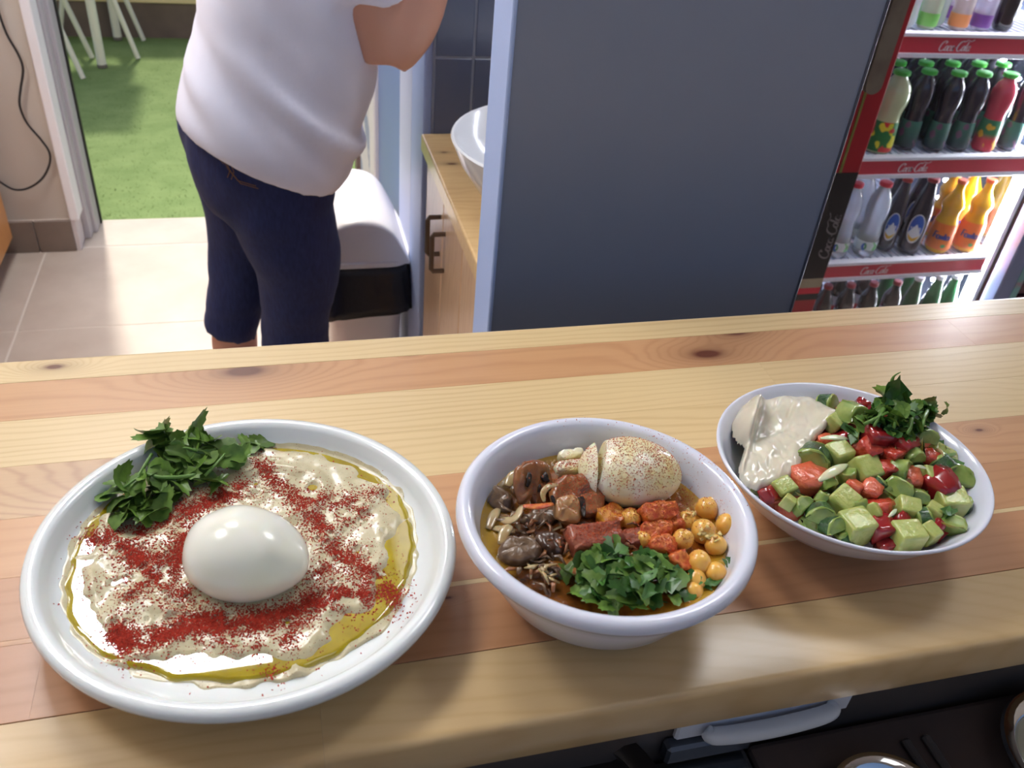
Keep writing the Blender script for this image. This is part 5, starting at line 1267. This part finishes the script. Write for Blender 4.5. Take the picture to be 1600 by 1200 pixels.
def dice(seed, kind):
    q = random.Random(seed); bm = bmesh.new()
    if kind == 'C': bmesh.ops.create_cube(bm, size=1); sc_ = (1, q.uniform(.85, 1.05), q.uniform(.85, 1.1))
    elif kind in 'KG':
        bmesh.ops.create_cone(bm, cap_ends=True, segments=14, radius1=.62, radius2=.62, depth=.9)
        bmesh.ops.bisect_plane(bm, geom=bm.verts[:]+bm.edges[:]+bm.faces[:], plane_co=(.0, -.18, 0), plane_no=(0, -1, 0), clear_outer=True)
        bmesh.ops.holes_fill(bm, edges=[e for e in bm.edges if e.is_boundary]); sc_ = (1, 1, 1)
        for f in bm.faces:
            if abs(f.normal.z) < .5 and f.normal.y > -.5: f.material_index = 1
    else: bmesh.ops.create_cube(bm, size=1); sc_ = (q.uniform(.9, 1.2), q.uniform(.8, 1.05), q.uniform(.65, .95))
    if kind in 'TRS':
        for v in bm.verts: v.co *= q.uniform(.78, 1.12); v.co.x += q.uniform(-.12, .12); v.co.y += q.uniform(-.12, .12)
    else:
        for v in bm.verts: v.co += Vector((q.uniform(-.05, .05), q.uniform(-.05, .05), q.uniform(-.04, .04)))
    for v in bm.verts: v.co = Vector((v.co.x*sc_[0], v.co.y*sc_[1], v.co.z*sc_[2]))
    if kind in 'TRS': bmesh.ops.subdivide_edges(bm, edges=bm.edges[:], cuts=2, use_grid_fill=True)
    else: bmesh.ops.bevel(bm, geom=[e for e in bm.edges if e.calc_face_angle(0) > .6], offset=.13, segments=3, affect='EDGES', profile=.6)
    mb = MB().bm(bm)
    if kind in 'TRS':
        for v in mb.v:
            l_ = v.length; v.x, v.y, v.z = (v*(1 - .16*max(0, l_-.62)/.3))[:]
            w = Vector((noise.noise(v*2+Vector((seed, 0, 0))), noise.noise(v*2+Vector((0, seed, 0))), noise.noise(v*2+Vector((0, 0, seed)))))*.14; v += w
    mats = {'C': [MCUC], 'G': [MCUC2, MCUC2], 'K': [MCUC2, MSKN], 'T': [MTOM], 'R': [MTOM2], 'S': [MTOM3]}[kind]
    if kind == 'C': mb.mi = [0]*len(mb.mi)
    return mb.mesh({'C': 'cucumber_cube', 'G': 'cucumber_piece', 'K': 'cucumber_piece'}.get(kind, 'tomato_piece'), mats, smooth=(True if kind in 'TRS' else 40))
DM = {k_: [dice(i*7+ord(k_), k_) for i in range(4)] for k_ in 'CGKTRS'}
def onion_me(seed):
    q = random.Random(seed); mb = MB(); rings = []
    for i in range(9):
        t = i/8; a = (t-.5)*1.5; w = .30*math.sin(math.pi*min(.96, max(.04, t)))**.6
        c_ = Vector((math.sin(a)*.9, 0, math.cos(a)*.9-.75))
        rings.append([c_ + Vector((.05*math.sin(b_)*math.sin(a), w*math.cos(b_), .06*math.sin(b_))) for b_ in [2*math.pi*k_/10 for k_ in range(10)]])
    mb.loft(rings); return mb.mesh('onion_sliver', MONW, smooth=True)
DM['O'] = [onion_me(i) for i in range(3)]
NAMES = {'C': ('cucumber_cube', 'cucumber'), 'G': ('cucumber_piece', 'cucumber'), 'K': ('cucumber_piece', 'cucumber'), 'T': ('tomato_piece', 'tomato'), 'R': ('tomato_piece', 'tomato'), 'S': ('tomato_piece', 'tomato'), 'O': ('onion_sliver', 'onion')}
GRP = {'cucumber': 'cucumber pieces in the salad', 'tomato': 'tomato pieces in the salad', 'onion': 'onion slivers in the salad'}
SAL = [  # x, y (crop), kind, size (crop px), label, rotation or None
 (668, 205, 'S', 80, 'small red-green tomato piece behind the tahini at the back rim', None), (615, 232, 'K', 90, 'dark-skinned cucumber piece behind the tahini at the back rim', (60, 0, 30)), (785, 238, 'R', 70, 'small red tomato corner left of the parsley tuft', None),
 (738, 288, 'G', 120, 'round pale green cucumber piece left of the parsley tuft', (70, 10, 10)), (652, 325, 'C', 85, 'whitish cucumber cube touching the right edge of the tahini', (20, 10, 30)), (655, 400, 'O', 120, 'broad onion sliver right of the tahini edge', (10, 0, -10)), (607, 413, 'S', 75, 'tomato piece under the broad onion sliver', None),
 (672, 478, 'C', 115, 'pale yellow cucumber cube in the middle left of the salad', (8, -6, 12)), (545, 510, 'K', 150, 'half-round cucumber piece with dark shiny skin against the tahini', (100, -30, 130)), (522, 605, 'S', 145, 'salmon-coloured tomato chunk below the tahini', (10, 0, 10)), (645, 570, 'O', 170, 'long onion sliver above the salmon tomato chunk', (15, -8, 18)),
 (808, 458, 'T', 135, 'bright red tomato chunk in the centre of the heap', (20, 0, 30)), (872, 388, 'R', 130, 'dark red tomato chunk right under the parsley tuft', (0, 10, 0)), (1005, 425, 'R', 105, 'pinkish glistening tomato cube right of the dark red chunk', (10, 10, 20)), (800, 556, 'C', 118, 'cucumber cube directly below the bright red tomato chunk', (25, 0, 8)),
 (905, 562, 'T', 90, 'orange-red tomato piece in the centre of the heap', None), (978, 562, 'G', 95, 'green cucumber piece right of the orange-red tomato piece', (70, 0, 40)), (1042, 492, 'G', 85, 'small round green cucumber piece under the pinkish tomato cube', (85, 0, 0)), (1037, 600, 'S', 85, 'salmon tomato piece at the left tip of the big red tomato block', None),
 (1108, 398, 'K', 85, 'cucumber piece with a strip of skin at the right foot of the parsley', (60, 20, -30)), (1150, 350, 'O', 85, 'wet onion piece under the parsley at right', (30, 20, 40)), (1160, 432, 'S', 70, 'pale orange tomato piece at the right of the heap', None), (1182, 545, 'K', 105, 'shiny dark cucumber piece above the big red tomato block', (70, 10, -160)),
 (1122, 590, 'C', 85, 'cucumber piece between dark skin and the big red tomato block', (20, 20, 0)), (1165, 650, 'R', 150, 'big bright red tomato block at the right front of the heap', (6, 4, 12)), (968, 670, 'K', 135, 'large cucumber piece with a black-green skin in the front centre', (60, 10, -60)), (872, 630, 'K', 65, 'small glittering cucumber piece in the front centre', (50, 0, 100)),
 (752, 650, 'S', 80, 'salmon tomato piece left of the seeded one', None), (835, 665, 'S', 100, 'seeded tomato piece in the front centre', None), (690, 720, 'C', 118, 'tall yellow-green cucumber cube standing in the front left', (14, -14, 28)), (612, 635, 'G', 75, 'green cucumber piece under the long onion sliver', (40, 0, 20)), (595, 700, 'G', 65, 'dark green cucumber piece beside the tall cube', (20, 30, 60)),
 (390, 650, 'C', 100, 'cucumber cube just below the lower edge of the tahini', (20, -10, 15)), (425, 722, 'C', 70, 'pale little cucumber cube at the front left rim', (10, 20, 40)), (500, 745, 'G', 85, 'green cucumber piece at the front left rim', (20, -20, 30)), (580, 795, 'K', 125, 'glossy cucumber piece with streaked skin at the front left rim', (110, -10, 150)), (640, 845, 'K', 105, 'dark-skinned cucumber piece behind the bright front cube', (120, 0, 190)),
 (750, 842, 'C', 138, 'bright yellow-green cucumber cube at the front rim', (4, -3, 6)), (880, 742, 'T', 100, 'red tomato piece with a pale spot in the front centre', None), (842, 770, 'C', 85, 'pale cucumber triangle left of the red front piece', (30, 30, 20)), (945, 772, 'O', 70, 'small white onion bit in the front centre', (20, 0, 30)), (1012, 752, 'C', 100, 'pale green cucumber cube in front of the dark-skinned piece', (15, 10, -20)),
 (1072, 705, 'G', 85, 'small green cucumber piece left of the big red tomato block', (60, 0, -30)), (885, 848, 'R', 120, 'dark red tomato strip between the two bright front cubes', (0, 0, -6)), (985, 812, 'R', 80, 'dark red tomato piece behind the second front cube', None), (1090, 798, 'K', 80, 'bright glittering cucumber skin at the front right', (75, 20, 80)), (1142, 772, 'C', 78, 'cucumber cube right of the glittering skin', (10, 10, 40)),
 (1225, 722, 'C', 125, 'large pale cucumber cube under the big red tomato block', (6, -4, -14)), (1165, 842, 'R', 55, 'dark red bit at the front right rim', None), (1008, 895, 'C', 135, 'second bright cucumber cube at the front rim, with an indented face', (3, 3, -4)), (1122, 877, 'C', 92, 'cucumber cube at the front rim right of the two bright ones', (12, 8, 20)), (1240, 855, 'G', 110, 'green cucumber piece at the right front wall of the salad bowl', (20, -10, -40)),
 (1328, 640, 'G', 130, 'large pale green cucumber piece at the right end of the heap', (35, 10, -20)), (1385, 690, 'C', 105, 'cucumber cube at the right end beside the leaf', (10, 20, -30)), (1330, 752, 'K', 95, 'cucumber slice lying on the bowl wall at the right end', (30, 0, -100)), (1265, 540, 'G', 70, 'rough green piece at the back right of the heap', None), (1225, 312, 'R', 70, 'small red tomato piece right of the parsley tuft', None), (1268, 312, 'G', 60, 'little cucumber corner sticking out at the back right', (20, 30, 40)),
 (1235, 572, 'T', 70, 'red tomato bit above the large pale cucumber piece', None), (862, 178, 'C', 60, 'pale cucumber corner behind the parsley tuft', None), (330, 682, 'R', 80, 'dark tomato piece squeezed under the tahini at the front rim', None), (207, 388, 'R', 45, 'red tomato corner peeping out of the tahini', None), (1130, 492, 'T', 80, 'red tomato piece under the pale orange one', None), (1182, 468, 'O', 75, 'upright onion strip at the right of the heap', (80, 20, 70)),
 (765, 392, 'G', 60, 'little green cucumber piece above the bright red tomato', None), (940, 492, 'T', 95, 'red tomato piece between pinkish cube and centre', None), (765, 742, 'G', 85, 'dark green cucumber piece right of the tall cube', None), (712, 585, 'G', 80, 'green cucumber piece right of the long onion sliver', None), (930, 645, 'G', 70, 'cucumber piece at the left of the black-green skin', None), (1210, 400, 'C', 60, 'cucumber piece at the right back slope', None), (1085, 545, 'O', 70, 'onion bit above the salmon tomato', (20, 20, 0)), (1290, 590, 'K', 70, 'dark skin piece beside the right end parsley', None)]
r6 = random.Random(29)
for q, (x, y, k_, sz, lb_, rot) in enumerate(SAL):
    p_ = hit(*c3_(x, y)); s_ = sz*.3125*(p_ - Vector((0, 0, CAM_H))).length/F_PX*(.98 if k_ in 'CTRS' else .92)
    p_ = settle(p_ + ray(*c3_(x, y)).normalized()*s_*.22, .83, s_*.35)
    rot_ = [R_(a) for a in rot] if rot else (r6.uniform(-.5, .5), r6.uniform(-.5, .5), r6.uniform(0, 6))
    nm, ctg = NAMES[k_]
    if k_ == 'O': s_ *= .95; p_ = settle(hit(*c3_(x, y), up=.004), .85, .008)
    tag(place(r6.choice(DM[k_]), nm, p_, rot_, s_ if k_ != 'O' else (s_*1.05, s_*.52, s_*.5)), lb_, ctg, GRP[ctg])
FILL = []
def near_label(x, y):
    best = min((o_ for o_ in COL.objects if o_.get('group') in GRP.values()), key=lambda o_: (o_.location.x-x)**2+(o_.location.y-y)**2)
    w_ = best['label'].split()
    return ' '.join(w_[:9]) if len(w_) > 9 else best['label']
for q in range(500):
    a = r6.uniform(0, 6.283); rr_ = SR*.74*math.sqrt(r6.random()); x, y = SC_.x + rr_*math.cos(a), SC_.y + rr_*math.sin(a)
    if any(math.hypot(x-u, y-v) < .0098 for u, v in FILL): continue
    FILL.append((x, y)); k_ = r6.choice('GGKCTRSGGR'); nm, ctg = NAMES[k_]
    tag(place(r6.choice(DM[k_]), nm, (x, y, ZC + max(.016 + .55*max(0, rr_-.03), heap(x, y)-.0095)), (r6.uniform(-.6, .6), r6.uniform(-.6, .6), r6.uniform(0, 6)), r6.uniform(.010, .0135)), 'half buried %s dice next to the %s' % (ctg, near_label(x, y)), ctg, 'buried dice of the salad')
# tahini: thick smooth dollop with a folded flap
TP = [(128, 345), (150, 300), (190, 268), (250, 240), (282, 208), (340, 195), (420, 188), (500, 196), (565, 212), (610, 245), (662, 262), (668, 285), (630, 318), (600, 360), (560, 405), (540, 430), (515, 470), (490, 520), (478, 560), (450, 590), (400, 610), (330, 640), (262, 664), (205, 640), (172, 600), (168, 555), (185, 500), (200, 455), (165, 430), (140, 395)]
def seg_d(px, py, P):
    best = 1e9
    for i in range(len(P)):
        (x0, y0), (x1, y1) = P[i], P[(i+1) % len(P)]; dx, dy = x1-x0, y1-y0
        t = max(0, min(1, ((px-x0)*dx+(py-y0)*dy)/(dx*dx+dy*dy))); best = min(best, math.hypot(px-x0-t*dx, py-y0-t*dy))
    return best
def surf_t(px, py):
    p_ = at(*c3_(px, py), z=ZC+.036)
    return p_
def tah_h(px, py):
    d = seg_d(px, py, TP)
    e = min(1, d/62); t = math.sqrt(max(0, 1-(1-e)**2))
    # ridge of the fold running down from the crest, flap at its left lying lower
    def line_d(ax, ay, bx2, by2): return ((px-ax)*(by2-ay)-(py-ay)*(bx2-ax))/math.hypot(bx2-ax, by2-ay)
    ld_ = -line_d(283, 212, 178, 585)
    fold = 1/(1+math.exp(-(ld_)/6.0))
    h = .0050 + .0125*fold*(.65 + .35*max(0, min(1, (640-py)/300)))
    h += .0030*math.exp(-((ld_-26)/26)**2)*fold
    g1 = line_d(372, 225, 352, 268); g2 = line_d(440, 232, 405, 330)
    h -= .0022*math.exp(-(g1/7)**2)*math.exp(-((py-245)/36)**2) + .0020*math.exp(-(g2/9)**2)*math.exp(-((py-285)/55)**2)
    h += .0012*math.exp(-((g2-16)/14)**2)*math.exp(-((py-285)/60)**2)
    h -= .0014*math.exp(-((line_d(230, 440, 420, 370))/9)**2)*math.exp(-((px-330)/90)**2)
    h += .0016*noise.noise((px/70, py/70, 4)) + .0008*noise.noise((px/28, py/28, 7))
    return h*t
tb_ = MB(); idx = {}; step = 5
cells = []
nxg = int(560/step)+1; nyg = int(500/step)+1
for j_ in range(nyg):
    for i in range(nxg):
        px, py = 120+i*step, 180+j_*step
        if inside(px, py, TP): idx[(i, j_)] = None
def snap(i, j_):
    return 120+i*step, 180+j_*step
need = set()
for (i, j_) in list(idx):
    for di in (0, -1):
        for dj in (0, -1):
            a = (i+di, j_+dj); need.add(a)
def bpt(px, py):
    if inside(px, py, TP): return px, py, True
    best = None
    for k_ in range(len(TP)):
        (x0, y0), (x1, y1) = TP[k_], TP[(k_+1) % len(TP)]; dx, dy = x1-x0, y1-y0
        t = max(0, min(1, ((px-x0)*dx+(py-y0)*dy)/(dx*dx+dy*dy))); c_ = (math.hypot(px-x0-t*dx, py-y0-t*dy), x0+t*dx, y0+t*dy)
        if best is None or c_ < best: best = c_
    return best[1], best[2], False
vid = {}
def vtx(i, j_, top):
    k_ = (i, j_, top)
    if k_ not in vid:
        px, py, ins = bpt(*snap(i, j_)); b_ = hit(*c3_(px, py)) if True else None
        zb = b_.z - .001
        p_ = Vector((b_.x, b_.y, zb))
        if top and ins: p_ = p_ + Vector((-.0, -.10, 1)).normalized()*(tah_h(px, py) + .001)
        elif not top: p_ = p_ - Vector((0, 0, .004 if ins else .0))
        vid[k_] = len(tb_.v); tb_.v.append(p_)
    return vid[k_]
for (i, j_) in need:
    cs = [(i, j_), (i+1, j_), (i+1, j_+1), (i, j_+1)]
    tb_.f.append(tuple(vtx(a, b_, True) for a, b_ in cs)); tb_.mi.append(0)
gtah = G('tahini_paste'); gtah.base(gtah.ramp(gtah.noise(gtah.coord(), 40, 2), [(.3, srgb(218, 211, 192)), (.75, srgb(204, 195, 172))])); gtah.set(rough=.24, sss=.15, sssr=.004, coat=.4, coatr=.1)
tho = tag(tb_.build('tahini', gtah.m, origin=hit(*c3_(380, 420)), smooth=True), 'thick folded dollop of pale tahini on the left of the salad', 'tahini')
ms = tho.modifiers.new('s', 'SMOOTH'); ms.iterations = 9; ms.factor = .5
# parsley tuft on the salad
ps = thing('parsley_tuft', 'tuft of chopped dark green parsley crowning the salad', 'parsley', (.33, .33, ZC+.06))
P1 = [(800, 300), (850, 240), (900, 200), (960, 190), (1050, 215), (1060, 200), (1150, 215), (1215, 250), (1230, 330), (1190, 370), (1080, 380), (960, 390), (890, 350), (820, 345)]
nn = 0; r7 = random.Random(5)
while nn < 150:
    x, y = r7.uniform(790, 1235), r7.uniform(185, 395)
    if not inside(x, y, P1): continue
    dcen = math.hypot((x-1000)/220, (y-290)/110)
    p_ = hit(*c3_(x, y), up=.001 + .010*max(0, 1-dcen)*r7.random())
    if p_.y > .352: p_ = at(*c3_(x, y), y=.340 + .008*r7.random())
    p_ = settle(p_, 1.0, .008); lay_leaf((LC+LWC)[nn % 13], p_, r7.uniform(.0040, .0066), ps, 55, r7); nn += 1
for (x, y) in ((720, 365), (735, 395), (745, 385), (770, 340), (800, 315), (830, 300), (725, 345), (1225, 420), (1215, 440), (1230, 405), (1270, 525), (1250, 515), (1285, 540), (1300, 580), (1320, 590), (1290, 575), (1375, 640), (1385, 662), (1370, 625), (1225, 775), (1210, 765), (1195, 265), (1200, 290)):
    p_ = settle(hit(*c3_(x, y), up=.004), .90, .006); lay_leaf((LC+LWC)[nn % 13], p_, r7.uniform(.004, .006), ps, 40, r7); nn += 1
for (x, y, rot, s_) in ((965, 150, (75, 10, 20), .0125), (1010, 165, (70, -20, -30), .011), (900, 175, (80, 20, 60), .008), (985, 200, (60, 0, 100), .012), (1140, 215, (75, 10, 10), .006), (1212, 250, (80, 0, 40), .005)):
    q_ = ray(*c3_(x, y)).normalized(); t = (.338 if x < 1100 else .346)/q_.y
    place(LC[2] if s_ > .01 else LW[2], 'leaf', Vector((0, 0, CAM_H)) + q_*t - parent_loc(ps), [R_(a) for a in rot], s_, ps)
def up_pt(x, y, yb):
    q_ = ray(*c3_(x, y)); return Vector((0, 0, CAM_H)) + q_*(yb/q_.y)
yb = .338
MB().tube(curve_pts([up_pt(936, 140, yb), up_pt(942, 105, yb), up_pt(955, 85, yb), up_pt(984, 68, yb)], 5), [.0016, .0015, .0013, .0012, .0011, .001, .0009, .0008, .0007, .0006, .0005, .0005, .0004, .0004, .0003, .0002], 6).build('leaf_tip', MLEAF, ps, smooth=True)
for pts in ([(1040, 300), (1030, 350), (1015, 378)], [(900, 250), (870, 300), (850, 340)], [(1120, 260), (1100, 300), (1095, 340)], [(800, 330), (860, 300), (920, 270)], [(980, 250), (960, 300), (950, 350)]):
    MB().tube([(q_ if q_.y < .352 else at(*c3_(a, b_), y=.336)) for q_, a, b_ in [(hit(*c3_(a, b_), up=.008), a, b_) for a, b_ in pts]], [.0012, .0011, .0008], 6).build('stem', MSTEM, ps, smooth=True)

# ------------------------------------------------------------------ paprika dust on the stew: it fell from above, so it lies on whatever is topmost there
bpy.context.view_layer.update(); dg = bpy.context.evaluated_depsgraph_get(); dg.update()
dm = MB()
def dust(px, py, sx, sy, n, zc_, s=(.0003, .0004, .0005), f=None):
    for _ in range(n):
        p_ = at(px + r3.gauss(0, sx), py + r3.gauss(0, sy), z=zc_)
        if math.hypot(p_.x-BC.x, p_.y-BC.y) > .0725: continue
        ok, loc, nr, _i, ob, _m = SC.ray_cast(dg, Vector((p_.x, p_.y, ZC+.12)), Vector((0, 0, -1)))
        if ok and ob.name.split('.')[0] not in ('leaf', 'ceiling', 'plank') and loc.z < ZC + .1: flake(dm, loc + Vector((0, 0, .00005)), r3.choice(s))
dust(1000, 725, 38, 22, 1500, BZ+.018); dust(1040, 735, 18, 24, 500, BZ+.018); dust(960, 705, 16, 14, 260, BZ+.018); dust(925, 712, 10, 16, 160, BZ+.014)
dust(888, 726, 14, 8, 420, BZ+.008); dust(900, 755, 24, 14, 700, BZ+.01); dust(940, 790, 30, 12, 700, BZ+.005); dust(1020, 800, 40, 16, 1500, BZ+.008); dust(935, 824, 26, 8, 900, BZ+.012); dust(1040, 850, 28, 12, 700, BZ+.006)
dust(870, 760, 36, 20, 600, BZ+.01); dust(1100, 800, 22, 16, 240, BZ+.006); dust(1075, 760, 14, 14, 160, BZ+.006); dust(1095, 742, 18, 14, 60, ZC+.05); dust(945, 655, 70, 6, 60, ZC+.057)
tag(dm.build('paprika_dust', M('orange_red_paprika', srgb(196, 88, 34), .7, var=(700, srgb(168, 52, 20), .35, .65)), origin=BC, fix=False), 'fine orange-red paprika dusted over the egg and chunks of the stew', 'paprika', kind='stuff')
#%%MARK5
